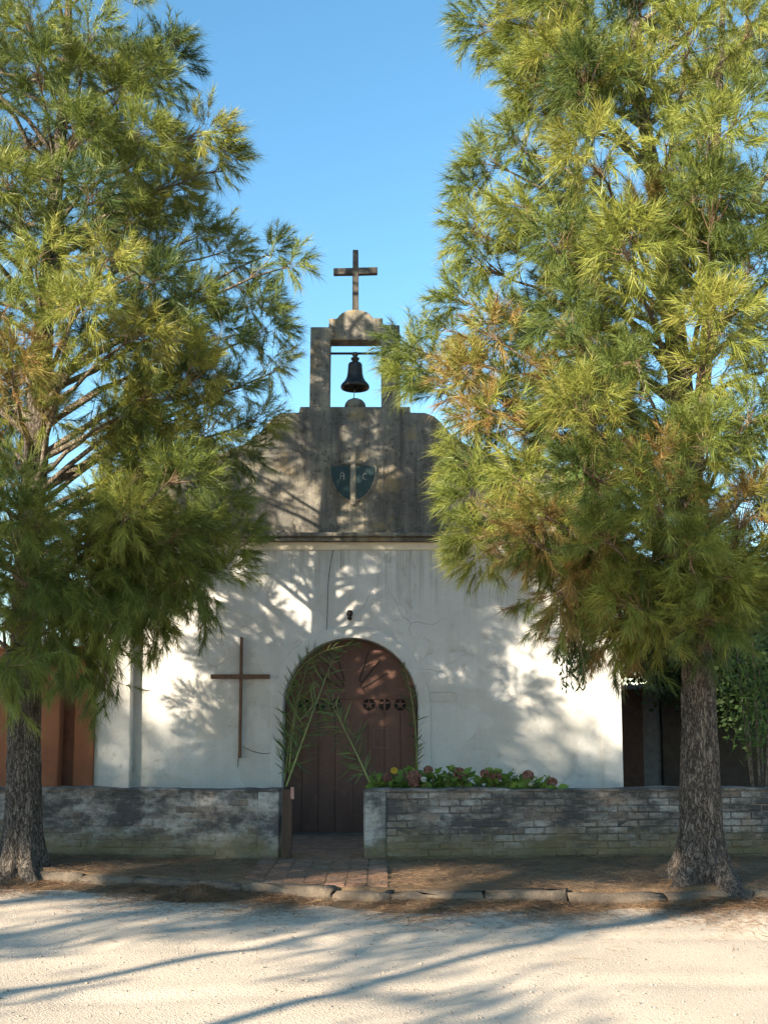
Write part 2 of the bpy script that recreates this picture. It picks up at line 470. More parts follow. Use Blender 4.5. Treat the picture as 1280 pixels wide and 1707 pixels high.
road = link('road', fast_mesh('road', np.stack([GX, GY, GH], -1).reshape(-1, 3), quads), ROAD, smooth=True)
tag(road, 'pale gravel road surface in front of the chapel', kind='structure')

# pavement: soil strewn with needles, from the kerb to behind the chapel front
px_ = np.linspace(-12, 12, 240)
rows = np.linspace(0, 1, 40)
def soil_h(x, y):
    return 0.012*np.sin(x*2.1)*np.sin(y*2.7+1) + 0.008*np.sin(x*6.3+y*3.1) + 0.005*np.sin(x*13+y*17)
PX = np.zeros((40, 240)); PY = np.zeros((40, 240)); PZ = np.zeros((40, 240))
for j, x in enumerate(px_):
    k0 = kerb_y(x) + 0.06
    for i, t in enumerate(rows):
        y = k0 + (13.4-k0)*t
        PX[i,j] = x; PY[i,j] = y; PZ[i,j] = GZ - 0.03*(1-t) + soil_h(x, y)*min(1, t*6+0.2) - (0.10 if i == 0 else 0)
PZ[:,:] += 0.05*np.exp(-(((PX-3.05)/0.55)**2+((PY-10.9)/0.45)**2)) + 0.05*np.exp(-(((PX+3.7)/0.55)**2+((PY-11.65)/0.45)**2))
q = np.arange(40*240).reshape(40, 240)
quads = np.stack([q[:-1,:-1], q[:-1,1:], q[1:,1:], q[1:,:-1]], -1).reshape(-1, 4)
pav = link('pavement', fast_mesh('pavement', np.stack([PX,PY,PZ], -1).reshape(-1, 3), quads), DIRT, smooth=True)
tag(pav, 'earth pavement covered with fallen brown needles', kind='structure')
m = MB(); m.box((-30, 13.38, -0.3), (30, 60, GZ-0.012))
yard = m.build('yard', DIRT); tag(yard, 'bare yard ground round the chapel', kind='structure')

# kerb stones
kerb = thing('kerb', (0, 10.4, 0), None, None); tag(kerb, kind='structure')
def kpoint(s):
    d = 0
    for (a, b), (c, e) in zip(KL, KL[1:]):
        l = math.hypot(c-a, e-b)
        if s <= d+l:
            t = (s-d)/l; return (a+(c-a)*t, b+(e-b)*t)
        d += l
    return KL[-1]
s_ = 0.0
random.seed(3)
while s_ < 19.3:
    L = random.uniform(0.55, 0.95)
    a = kpoint(s_+0.008); b = kpoint(s_+L-0.008)
    d = Vector((b[0]-a[0], b[1]-a[1], 0)); ln = d.length
    if ln < 0.1: break
    d.normalize(); nrm = Vector((-d.y, d.x, 0))
    bm = bmesh.new(); bmesh.ops.create_cube(bm, size=1)
    bmesh.ops.subdivide_edges(bm, edges=bm.edges, cuts=3, use_grid_fill=True)
    ho = random.uniform(-0.028, 0.006)
    for v in bm.verts:
        p = v.co.copy()
        sx, sy, sz = p.x*ln, p.y*0.13+0.065, (p.z+0.5)
        top = GZ-0.025+ho
        edge = (abs(p.x) > 0.49)*0.4 + (p.z > 0.49)*0.5 + (p.y < -0.49)*0.5
        j = 0.016*edge + 0.009
        w = Vector((a[0], a[1], -0.06)) + d*(sx+ln/2) + nrm*(sy + 0.012*(1-sz)*-1)
        w.z += sz*(top+0.06)
        r = Vector((random.uniform(-j, j), random.uniform(-j, j), random.uniform(-j, j)))
        if p.z > 0.49 and p.y < -0.49: w += nrm*0.018; w.z -= 0.014
        v.co = w + r
    me = bpy.data.meshes.new('kerb_stone'); bm.to_mesh(me); bm.free()
    link('kerb_stone', me, KERB, kerb, smooth=True)
    s_ += L

# ribbed tiles in front of the gate
tm = MB(); tm.box((-0.099,-0.099,-0.03), (0.099,0.099,0.0))
for k in range(-4, 5):
    c_ = k*0.040; w_ = 0.011                      # diagonal ribs x + y = c
    def cl(c_):
        lo = max(-0.095, c_-0.095); hi = min(0.095, c_+0.095); return lo, hi
    (a0, a1), (b0, b1) = cl(c_-w_), cl(c_+w_)
    if a1-a0 < 0.02 or b1-b0 < 0.02: continue
    q4 = [(a0, c_-w_-a0), (a1, c_-w_-a1), (b1, c_+w_-b1), (b0, c_+w_-b0)]
    mx_ = sum(p[0] for p in q4)/4; my_ = sum(p[1] for p in q4)/4
    tm.add([(x, y, 0.0004) for x, y in q4] + [(mx_+(x-mx_)*0.93+0, my_+(y-my_)*0.93, 0.006) for x, y in q4], [(4,5,6,7),(0,1,5,4),(1,2,6,5),(2,3,7,6),(3,0,4,7)])
tile_me = None
for i in range(7):
    for j in range(12):
        x = -1.36 + i*0.2 + 0.1; y = 10.75 + j*0.2
        if y < kerb_y(x)+0.22 or y > 12.95: continue
        if tile_me is None:
            t0 = tm.build('paving_tile', TILE); tile_me = t0.data; col.objects.unlink(t0); bpy.data.objects.remove(t0)
        o = bpy.data.objects.new('paving_tile', tile_me); col.objects.link(o)
        o.parent = pav; o.location = (x, y, GZ+0.002+0.022*(y-12.9)/2.2+random.uniform(-.004,.004))
        o.rotation_euler = (random.uniform(-.02,.02), random.uniform(-.02,.02), R(45) if False else random.uniform(-.015,.015))

# ------------------------------------------------------------------ chapel
XL = X(156, YF); XR = X(1036, YF); XC = X(591, YF)
ZC = Z(905, YF)       # underside of the cornice
chapel = thing('chapel', (XC, YF, 0), 'small white plastered chapel with weathered curved gable, belfry and arched brown door', 'chapel')
DX0 = X(472, YF); DX1 = X(697, YF); DTOP = Z(1064, YF); DR = (DX1-DX0)/2; DCX = (DX0+DX1)/2; DSPR = DTOP - DR*1.02
arc = [(DCX + DR*math.cos(a), DSPR + DR*1.02*math.sin(a)) for a in np.linspace(0, math.pi, 33)]
m = MB()
m.prism([(XL, -0.1), (DX0, -0.1)] + arc[::-1] + [(DX1, -0.1), (XR, -0.1), (XR, ZC), (XL, ZC)], YF, YF+0.42)
front = m.build('front_wall', PLASTER, chapel, bevel=0.015)
m = MB(); m.box((XL+0.02, YF+0.42, -0.1), (XL+0.32, YF+9, ZC-0.35)); m.build('side_wall', PLASTER, chapel)
m = MB(); m.box((XR-0.32, YF+0.42, -0.1), (XR-0.02, YF+9, ZC-0.35)); m.build('side_wall', PLASTER, chapel)
m = MB(); m.box((XL+0.02, YF+9, -0.1), (XR-0.02, YF+9.3, ZC+0.2)); m.build('back_wall', PLASTER, chapel)
m = MB(); xm = (XL+XR)/2
m.prism([(XL-0.1, ZC-0.36), (xm, ZC+0.55), (XR+0.1, ZC-0.36), (XR+0.1, ZC-0.30), (xm, ZC+0.61), (XL-0.1, ZC-0.30)], YF+0.43, YF+9.4)
m.build('roof', m_simple('rusty_sheet_roof', (0.22,0.16,0.13), 0.7, 0.3), chapel)
# buttress on the left corner and the flat corner strip on the right
m = MB(); m.prism([(XL-0.002, -0.1), (X(222, YF), -0.1), (X(222, YF)+0.01, 1.2), (X(222, YF)-0.01, 2.2), (X(222, YF)-0.005, ZC-0.01), (XL-0.002, ZC-0.01)], YF-0.145, YF+0.1)
m.build('buttress', PLASTER, chapel, bevel=0.03, seg=3)
m = MB(); m.box((X(1003, YF), YF-0.022, -0.1), (XR+0.003, YF+0.2, ZC-0.006)); m.build('corner_strip', PLASTER, chapel, bevel=0.008)
# plaster band round the arch
def ring(r0, r1, zlow, y0, y1, n=40):
    a = np.linspace(0, math.pi, n)
    o_ = [(DCX+r1*math.cos(t), DSPR+r1*1.02*math.sin(t)) for t in a]
    i_ = [(DCX+r0*math.cos(t), DSPR+r0*1.02*math.sin(t)) for t in a]
    mm = MB()
    O = [(o_[0][0], zlow)] + o_ + [(o_[-1][0], zlow)]
    I = [(i_[0][0], zlow)] + i_ + [(i_[-1][0], zlow)]
    n = len(O)
    vs_ = [(x, y0, z) for x, z in O] + [(x, y0, z) for x, z in I] + [(x, y1, z) for x, z in O] + [(x, y1, z) for x, z in I]
    fs = []
    for k in range(n-1):
        fs += [(k, k+1, n+k+1, n+k), (2*n+k, 3*n+k, 3*n+k+1, 2*n+k+1), (k, 2*n+k, 2*n+k+1, k+1), (n+k, n+k+1, 3*n+k+1, 3*n+k)]
    fs += [(0, n, 3*n, 2*n), (n-1, 3*n-1, 4*n-1, 2*n-1)]
    mm.add(vs_, fs); return mm
ring(DR+0.003, DR+0.165, -0.08, YF-0.030, YF+0.1).build('arch_band', PLASTER, chapel, bevel=0.012, seg=3)
# cream strip and cornice
m = MB(); m.box((XL-0.01, YF-0.03, ZC-0.10), (XR+0.01, YF+0.2, ZC+0.004)); m.build('cream_band', CREAM, chapel, bevel=0.006)
m = MB(); m.prism([(XL-0.06, ZC+0.003), (XR+0.06, ZC+0.003), (XR+0.07, ZC+0.06), (XL-0.07, ZC+0.06)], YF-0.13, YF+0.45)
m.prism([(XL-0.10, ZC+0.061), (XR+0.10, ZC+0.061), (XR+0.10, ZC+0.115), (XL-0.10, ZC+0.115)], YF-0.19, YF+0.47)
m.build('cornice', WEATHERED_DAPPLED, chapel, bevel=0.012)
# curved gable
def P(px, py): p = at(px, py, YF); return (p.x, p.z)
half = [(430, 800), (330, 785), (280, 770), (229, 755), (191, 742), (172, 732), (157, 719), (145, 704), (133, 693), (118, 687), (93, 686.5)]
# smooth half profile
def prof(sign): return [P(591+sign*a, b) for a, b in half]
zg = ZC + 0.112
right = prof(1); left = prof(-1)
gable = [(left[0][0], zg), (right[0][0], zg)] + right + [P(684, 677), P(500, 677)] + left[::-1]
m = MB(); m.prism(gable, YF+0.02, YF+0.40)
m.build('gable', WEATHERED_DAPPLED, chapel, bevel=0.012)
# rendered strip edges on the gable: slightly raised central panel
m = MB(); m.prism([P(545, 889), P(640, 889), P(640, 700), P(545, 700)], YF+0.008, YF+0.1); m.build('gable_panel', WEATHERED_DAPPLED, chapel, bevel=0.008)
# belfry
def BP(px, py): p = at(px, py, YF+0.02); return (p.x, p.z)
zb = P(591, 677)[1] - 0.002
bo = [(BP(515.5, 676)[0], zb), (BP(549, 676)[0], zb), BP(550.5, 566), BP(634.5, 566), (BP(635.5, 676)[0], zb), (BP(668, 676)[0], zb),
      BP(666, 541), BP(638, 540), BP(638, 529), BP(624, 529)]
dome = [BP(592+30.5*math.cos(t), 534-19*math.sin(t)) for t in np.linspace(0.27, math.pi-0.27, 17)]
bo += dome + [BP(560, 530), BP(548, 530), BP(548, 544), BP(517.5, 544)]
m = MB(); m.prism(bo, YF+0.03, YF+0.31); belfry = m.build('belfry', WEATHERED_DAPPLED, chapel, bevel=0.012)
m = MB(); c = at(592, 677, YF+0.2); m.ball((c.x, c.y, c.z), 0.15, 14, 8, (1,1,0.75)); m.build('dome_knob', WEATHERED_DAPPLED, chapel, smooth=True)
# stone cross on top
a = BP(587, 520); b = BP(597.5, 409); cy = YF+0.15
m = MB()
m.prism([BP(586.8, 520), BP(597.2, 520), BP(597.2, 450), BP(629, 449), BP(629, 438), BP(597, 439), BP(596.8, 409), BP(587.5, 409), BP(587.3, 439.5), BP(555, 440), BP(555, 450.5), BP(587, 450)], cy, cy+0.085)
m.build('gable_cross', m_simple('darker_stone', (0.075,0.068,0.058), 0.95, 0, 0.45, 9, 0.6), chapel, bevel=0.008)  # cross has its own darker stone colour
# shield
def SP(px, py): p = at(px, py, YF-0.012); return (p.x, p.z)
cx, top = 588.5, 776
def shield_half(s, inset=0):
    pts = []
    for t in np.linspace(0, 1, 16):
        w = 37.0*(1-0.04*t)*math.sqrt(max(0, 1-t**2.2)) if t > 0 else 37
        pts.append((cx + s*(max(w-inset, 5.2)), top+3+inset*0.4 + t*(55-inset)))
    return pts
def half_poly(s):
    o_ = [(cx+s*5.2, top+1), (cx+s*20, top+0.5)] + shield_half(s)
    pts = [SP(*p) for p in o_]
    return pts if s > 0 else pts
m = MB()
outline = [(cx-5, top+2)] + [(cx-22, top-1), (cx-36, top-14), (cx-38, top+2)] + [(p[0]-1.8, p[1]+1.2) for p in shield_half(-1)] + [(cx, top+68)] + [(p[0]+1.8, p[1]+1.2) for p in shield_half(1)][::-1] + [(cx+38, top+2), (cx+36, top-14), (cx+22, top-1), (cx+5, top+2)]
m.prism([SP(*p) for p in outline], YF-0.034, YF+0.02)
sh = m.build('shield', WEATHERED_DAPPLED, chapel, bevel=0.004)
for s in (-1, 1):
    m = MB(); pl = half_poly(s); m.prism(pl if s < 0 else pl[::-1], YF-0.042, YF-0.01)
    m.build('shield_field', SHIELD, sh, bevel=0.003)
m = MB(); m.prism([SP(cx-4.4, top+66), SP(cx+4.4, top+66), SP(cx+4.2, top-36), SP(cx-3.4, top-36)], YF-0.052, YF-0.02)
m.prism([SP(cx-16, top-2.0), SP(cx+17, top-2.0), SP(cx+17, top-8.5), SP(cx-16, top-8.5)], YF-0.0485, YF-0.02)
m.build('shield_cross', WEATHERED_DAPPLED, sh, bevel=0.004)
def stroke(mm, pts, y, w):
    for p, q_ in zip(pts, pts[1:]):
        a = SP(*p); b = SP(*q_)
        mm.tube([(a[0], y, a[1]), (b[0], y, b[1])], w, 5)
m = MB(); y = YF-0.043; ax, ay = 570.5, 789
stroke(m, [(ax-3.2, ay+11), (ax-2.6, ay+1), (ax-1, ay), (ax+1.6, ay), (ax+2.8, ay+1.5), (ax+2.8, ay+11)], y, 0.0055)
stroke(m, [(ax-3, ay+5.6), (ax+2.8, ay+5.4)], y, 0.0055); m.build('letter_a', LETTER, sh)
m = MB(); ax, ay = 608, 790
stroke(m, [(ax+3, ay+1), (ax+0.5, ay), (ax-2, ay+1.3), (ax-3.2, ay+4.5), (ax-2.8, ay+7.8), (ax-0.8, ay+10), (ax+2.2, ay+9.8)], y, 0.0055); m.build('letter_c', LETTER, sh)

# door: two leaves, a transom and a fanlight panel
YD = YF + 0.27
door = MB()
door.prism([(DX0+0.01, Z(1168, YD)), (DX1-0.01, Z(1168, YD))] + [(x*0.995+DCX*0.005, z-0.006) for x, z in arc if z > Z(1168, YD)], YD, YD+0.05)
door = door.build('door', DOOR, chapel, bevel=0.006)
zt = Z(1165, YD); zs = GZ + 0.03
seam = X(586.5, YD)
for x0, x1 in ((DX0+0.012, seam-0.004), (seam+0.004, DX1-0.012)):
    n_ = 4; w = (x1-x0)/n_
    for k in range(n_):
        m = MB(); m.box((x0+k*w+0.002, YD-0.004, zs), (x0+(k+1)*w-0.002, YD+0.04, zt-0.012)); m.build('door_plank', DOOR, door, bevel=0.004)
m = MB(); m.box((DX0+0.012, YD-0.022, zt-0.008), (DX1-0.012, YD+0.03, zt+0.024)); m.build('transom', DOOR, door, bevel=0.005)
m = MB(); m.box((seam-0.018, YD-0.014, zs), (seam+0.018, YD-0.0045, zt-0.012)); m.build('meeting_strip', DOOR, door, bevel=0.003)
# round openings: black discs painted for the dark inside, star or cross on top
def rosette(px, py, kind):
    c = at(px, py, YD); r = 0.083
    m = MB(); m.prism([(c.x+r*math.cos(t), c.z+r*math.sin(t)) for t in np.linspace(0, 2*math.pi, 28, endpoint=False)], YD-0.0055, YD-0.0045)
    d = m.build('rosette', DARK, door)
    m = MB()
    if kind == 'star':
        pts = []
        for k in range(10):
            rr = r*0.98 if k % 2 == 0 else r*0.30
            t = math.pi/2 + k*math.pi/5
            pts.append((c.x+rr*math.cos(t), c.z+rr*math.sin(t)))
        m.prism(pts, YD-0.011, YD-0.006)
    else:
        w = 0.014
        m.prism([(c.x-w, c.z-r), (c.x+w, c.z-r), (c.x+w, c.z+0.012), (c.x+r*0.8, c.z+0.012), (c.x+r*0.8, c.z+0.038), (c.x+w, c.z+0.038), (c.x+w, c.z+r), (c.x-w, c.z+r), (c.x-w, c.z+0.038), (c.x-r*0.8, c.z+0.038), (c.x-r*0.8, c.z+0.012), (c.x-w, c.z+0.012)], YD-0.011, YD-0.006)
    m.build('star' if kind == 'star' else 'small_cross', DOOR, d)
for px, k in ((615, 'star'), (641, 'cross'), (667, 'star'), (559, 'star'), (533, 'cross'), (507, 'star')): rosette(px, 1175, k)
# fan rods on the upper panel
m = MB()
for k, (tx, ty) in enumerate(((614, 1087), (634, 1100), (646, 1122), (559, 1087), (540, 1100), (528, 1122))):
    bx_, by_ = ((599, 1134), (600, 1142), (604, 1147), (574, 1134), (573, 1142), (569, 1147))[k]
    a = at(tx, ty, YD-0.012); b = at(bx_, by_, YD-0.012); m.tube([a, b], 0.0065, 5)
    e = at(bx_ + (4 if k < 3 else -4), by_+6, YD-0.012); m.tube([b, e], 0.0065, 5)
m.build('fan_rods', IRON, door)
m = MB(); a = at(623, 1215, YD); b = at(646, 1247, YD); y = YD-0.0075
for (x0, z0, x1, z1) in ((a.x, a.z, b.x, a.z), (a.x, b.z, b.x+0.03, b.z), (a.x, a.z, a.x, b.z), (b.x, a.z, b.x, b.z)):
    m.tube([(x0, y, z0), (x1, y, z1)], 0.0025, 4)
m.build('notice_frame', m_simple('dull_tin', (0.20,0.18,0.18), 0.5, 0.5), door)
m = MB(); c = at(594, 1262, YD-0.03); m.tube([(c.x, c.y, c.z-0.07), (c.x, c.y-0.03, c.z-0.05), (c.x, c.y-0.03, c.z+0.05), (c.x, c.y, c.z+0.07)], 0.008, 6); m.build('handle', IRON, door)
m = MB(); m.box((DX0-0.05, YD-0.10, -0.05), (DX1+0.05, YD+0.6, GZ+0.03)); m.build('threshold', m_simple('shadow_toned_sill', (0.10,0.08,0.07), 0.9), chapel)  # sill coloured dark to stand in for the shadow at the threshold
m = MB(); m.box((DX0-0.3, YD+0.5, -0.05), (DX1+0.3, YD+0.55, 3.2)); m.build('dark_backing', DARK, chapel)  # black sheet added as the dark interior behind the door
# incised cartouche right of the arch
m = MB(); pts = []
for t in np.linspace(0, 2*math.pi, 41):
    u, v = math.cos(t), math.sin(t)
    e = 0.35
    px = 737 + 24*math.copysign(abs(u)**e, u); py = 1161 + 7.5*math.copysign(abs(v)**0.7, v)
    p = at(px, py, YF); pts.append((p.x, YF-0.001, p.z))
m.tube(pts, 0.008, 5, cap=False); m.build('cartouche', PLASTER, chapel, smooth=True)
# paving between gate and door
random.seed(5)
pm = MB(); pm.box((-0.118,-0.058,-0.04), (0.118,0.058,0.0))
pmo = pm.build('path_brick', TILE, bevel=0.006); pme = pmo.data; bpy.data.objects.remove(pmo)
for j in range(18):
    for i in range(5):
        o = bpy.data.objects.new('path_brick', pme); col.objects.link(o); o.parent = yard
        o.location = (-1.27 + i*0.245 + (0.12 if j % 2 else 0), 13.12+j*0.123, GZ+0.012+random.uniform(-.004,.004))
        o.rotation_euler = (0, 0, random.uniform(-.03,.03))

# ------------------------------------------------------------------ bell
c = at(592, 589, YF+0.2)
bell = thing('bell', (c.x, c.y, c.z), 'dark bronze bell hanging from an iron bar in the belfry opening', 'bell')
m = MB(); m.tube([(X(549, YF+0.2, 589)-0.03, c.y, c.z), (X(637, YF+0.2, 589)+0.03, c.y, c.z)], 0.017, 8); m.build('bar', IRON, bell)
m = MB()
u = (Z(589, YF+0.2)-Z(650, YF+0.2))/61
m.lathe([(0.0, 2*u), (5*u, 1*u), (5.5*u, -2*u), (3.5*u, -5*u), (4*u, -6.5*u), (7*u, -8*u), (6.5*u, -11*u), (4.5*u, -13*u), (5*u, -15*u), (9.5*u, -16*u), (11.3*u, -18.5*u), (11.6*u, -24*u), (12.4*u, -34*u), (14.0*u, -41*u), (17.2*u, -47*u), (21*u, -51*u), (23*u, -54*u), (23.4*u, -57*u), (22*u, -59*u), (19*u, -57*u), (13*u, -44*u), (10.5*u, -33*u), (9*u, -20*u)], (c.x, c.y, c.z))
m.build('body', BRONZE, bell, smooth=True)
m = MB(); m.tube([(c.x, c.y, c.z-24*u), (c.x, c.y, c.z-58*u)], 0.008, 6); m.ball((c.x, c.y, c.z-58*u), 0.028); m.build('clapper', IRON, bell)
m = MB(); m.tube([(c.x, c.y, c.z-58*u), (c.x-0.012, c.y, c.z-68*u), (c.x-0.02, c.y, c.z-79*u)], 0.006, 5); m.build('rope', m_simple('rope', (0.25,0.2,0.14)), bell)

# ------------------------------------------------------------------ wooden cross on the front, lamp, cable
c = at(401, 1265, YF-0.06)
wc = thing('wooden_cross', c, 'tall thin dark wooden cross fixed to the white wall left of the door', 'cross')
m = MB(); a0 = at(396.8, 1264, YF-0.085); a1 = at(404.2, 1062, YF-0.085)
m.box((a0.x, YF-0.075, a0.z), (a1.x+0.002, YF-0.018, a1.z)); m.build('upright', CROSSWOOD, wc, bevel=0.004)
m = MB(); a0 = at(351, 1132, YF-0.085); a1 = at(450, 1124.5, YF-0.085)
m.box((a0.x, YF-0.095, a0.z), (a1.x, YF-0.0755, a1.z)); m.build('arm', m_wood('dark_brown_timber_across', (0.065,0.035,0.022), (0.17,0.095,0.058)), wc, bevel=0.004)
m = MB(); a0 = at(397.5, 1262, YF-0.004)
m.tube([(a0.x, YF-0.012, a0.z+0.05), (a0.x-0.006, YF-0.006, a0.z-0.14)], 0.004, 5); m.build('fixing_wire', IRON, wc)

c = at(583, 1027, YF)
lamp = thing('wall_lamp', c, 'small dark bare lamp holder above the arched door', 'lamp')
m = MB(); m.lathe([(0.0, -0.0), (0.032, 0.0), (0.03, 0.018), (0.0, 0.022)], (0, 0, 0), 14)
m.v = [(c.x+p[0], YF-p[2], c.z-0.03+p[1]) for p in m.v]; m.build('base_plate', IRON, lamp)
m = MB(); m.tube([(c.x, YF-0.015, c.z-0.03), (c.x, YF-0.06, c.z-0.02), (c.x+0.002, YF-0.10, c.z+0.01)], 0.009, 6); m.build('arm', IRON, lamp, smooth=True)
m = MB(); m.lathe([(0.0, 0.05), (0.03, 0.045), (0.042, 0.015), (0.044, -0.012), (0.03, -0.03), (0.0, -0.034)], (c.x+0.002, YF-0.115, c.z+0.02), 16); m.build('shade', IRON, lamp, smooth=True)
m = MB()
pts = []
for t in np.linspace(0, 1, 24):
    p = at(557.5 - 18*t - 3*math.sin(t*5), 906 + 158*t, YF-0.012); pts.append((p.x, YF-0.010-0.02*math.sin(t*math.pi), p.z))
m.tube(pts, 0.0045, 5)
cab = m.build('cable', IRON); tag(cab, 'thin black cable hanging down the white wall from the cornice', 'cable')
m = MB(); pts = []
for t in np.linspace(0, 1, 16):
    p = at(404+70*t, 1245+10*math.sin(t*math.pi)+3*t, YF-0.01); pts.append((p.x, YF-0.012, p.z))
m.tube(pts, 0.0035, 5); w_ = m.build('wire', IRON); tag(w_, 'thin sagging wire between the wooden cross and the door arch', 'wire')

# ------------------------------------------------------------------ terracotta wall at the left
YO = YF - 0.20
tw = thing('terracotta_wall', (-6, YO, 0), 'orange-brown terracotta painted wall beside the chapel, behind the left tree', 'wall')
zt_ = Z(1085, YO)
xo = X(157, YO)
m = MB(); m.box((X(123, YO), YO, -0.1), (xo, YO+0.198, zt_)); m.build('wall_panel', TERRA, tw, bevel=0.02)
m = MB(); m.box((X(105, YO)+0.002, YO+0.03, -0.1), (X(123, YO)-0.002, YO+0.19, zt_-0.02)); m.build('dark_strip', m_simple('dark_brown_strip', (0.12,0.05,0.03)), tw)  # strip set back a little, coloured darker brown than the panels
m = MB(); m.box((-8.5, YO-0.16, -0.1), (X(105, YO), YO+0.198, zt_-0.003)); m.build('wall_panel', TERRA, tw, bevel=0.02)
m = MB(); m.box((-8.52, YO-0.19, zt_-0.002), (xo+0.0, YO+0.197, zt_+0.05)); m.build('coping', TERRA, tw, bevel=0.015)

# ------------------------------------------------------------------ low brick walls
def brick_meshes():
    out = []
    for k in range(4):
        bm = bmesh.new(); bmesh.ops.create_cube(bm, size=1)
        for v in bm.verts:
            v.co = Vector((v.co.x*0.228, v.co.y*0.11, v.co.z*0.068))
        bmesh.ops.bevel(bm, geom=list(bm.edges), offset=0.007, segments=1, affect='EDGES')
        for v in bm.verts:
            v.co += Vector((random.uniform(-.003,.003), random.uniform(-.003,.003), random.uniform(-.003,.003)))
        me = bpy.data.meshes.new('brick'); bm.to_mesh(me); bm.free(); out.append(me)
    return out
random.seed(21)
ZW = 0.905
def brick_wall(name, xa, ya, xb, yb, mat_, label, proud=0.012):
    """runs from (xa, ya) at the gate to (xb, yb)"""
    d = Vector((xb-xa, yb-ya, 0)); L = d.length; d.normalize()
    back = Vector((-d.y, d.x, 0))
    if back.y < 0: back = -back
    w = thing(name, (xa, ya, 0), label, 'wall')
    mes = brick_meshes()
    for me in mes: me.materials.append(mat_)
    def P3(s, t, z): p = Vector((xa, ya, 0)) + d*s + back*t; return (p.x, p.y, z)
    def slab(mm, s0, s1, t0, t1, z0, z1):
        mm.add([P3(s0,t0,z0), P3(s1,t0,z0), P3(s1,t1,z0), P3(s0,t1,z0), P3(s0,t0,z1), P3(s1,t0,z1), P3(s1,t1,z1), P3(s0,t1,z1)],
               [(0,3,2,1),(4,5,6,7),(0,1,5,4),(1,2,6,5),(2,3,7,6),(3,0,4,7)])
    # rendered end pier
    pier = 0.24
    m = MB(); slab(m, 0, pier, -0.012, 0.26, -0.1, ZW-0.03); m.build('end_pier', PLASTER_OLD, w, bevel=0.018, seg=3)
    m = MB(); slab(m, pier+0.001, L, proud, 0.23, -0.1, ZW-0.032); m.build('mortar_core', MORTAR if proud > 0.01 else mat_, w)
    ang = math.atan2(d.y, d.x)
    nrow = 10; pitch = 0.079
    for r in range(nrow):
        z = ZW-0.035-0.04-r*pitch
        s = pier + 0.116 + (0.119 if r % 2 else 0.0)
        if r % 2:
            o = bpy.data.objects.new('brick', mes[0]); col.objects.link(o); o.parent = w
            p = Vector(P3(pier+0.06, 0.06, z)) - w.location; o.location = p; o.rotation_euler = (0,0,ang); o.scale = (0.45,1,1)
        while s < L-0.1:
            o = bpy.data.objects.new('brick', random.choice(mes)); col.objects.link(o); o.parent = w
            p = Vector(P3(s, 0.055+0.005+random.uniform(-.009,.008), z+random.uniform(-.003,.003))) - w.location
            o.location = p; o.rotation_euler = (random.uniform(-.03,.03), random.uniform(-.012,.012), ang+random.uniform(-.015,.015)+(math.pi if random.random() < .5 else 0))
            s += 0.238
    # mortar capping, a little uneven
    mm = MB(); n = int(L/0.12); ring_ = []
    for k in range(n+1):
        s = L*k/n
        u = [random.uniform(-.007,.007) for _ in range(6)]; wv_ = 0.010*math.sin(s*2.3+xa*3)+0.006*math.sin(s*6.1)
        if random.random() < 0.12: wv_ -= random.uniform(0.008, 0.018)
        ring_.append([P3(s, -0.014+u[0], ZW-0.03), P3(s, -0.016+u[1], ZW-0.012+wv_*0.7+u[2]), P3(s, 0.01, ZW+wv_+u[3]), P3(s, 0.22, ZW+wv_+u[4]), P3(s, 0.265+u[5], ZW-0.012), P3(s, 0.265, ZW-0.03)])
    vs_ = [p for rr in ring_ for p in rr]
    fs = [(k*6+j, k*6+(j+1) % 6, (k+1)*6+(j+1) % 6, (k+1)*6+j) for k in range(n) for j in range(6)] + [(0,1,2,3,4,5), tuple(n*6+j for j in (5,4,3,2,1,0))]
    mm.add(vs_, fs); mm.build('capping', mat_, w, smooth=False, bevel=0)
    return w
brick_wall('low_brick_wall', X(467, 12.72), 12.72, -6.6, 13.28, BRICK_L, 'low whitewashed stained wall left of the gate, its pier white on top', 0.0095)
brick_wall('low_brick_wall', X(608, 12.68), 12.68, 6.4, 13.15, BRICK_R, 'low mouldy limewashed brick wall right of the gate, flowers above it')

# gate post
gp0 = at(470.5, 1320, 12.62); gp1 = at(487, 1320, 12.62)
gp = thing('gate_post', (gp0.x, 12.66, GZ), 'dark square wooden gate post at the end of the left low wall', 'post')
m = MB(); m.prism([(gp0.x+0.004, GZ-0.05), (gp1.x-0.012, GZ-0.05), (gp1.x, 0.45), (gp1.x-0.002, 0.90), (gp0.x, 0.905)], 12.62, 12.74); m.build('shaft', POSTWOOD, gp, bevel=0.008)
m = MB(); p = at(486, 1322, 12.61); m.prism([(p.x-0.01, 0.80), (p.x+0.03, 0.80), (p.x+0.028, 0.93), (p.x-0.012, 0.93)], 12.59, 12.63)
m.build('tie_cloth', m_simple('pink_cloth', (0.35,0.2,0.17)), gp, bevel=0.006)

# ------------------------------------------------------------------ vegetation helpers
def unit(a): return a / np.maximum(np.linalg.norm(a, axis=-1, keepdims=True), 1e-9)

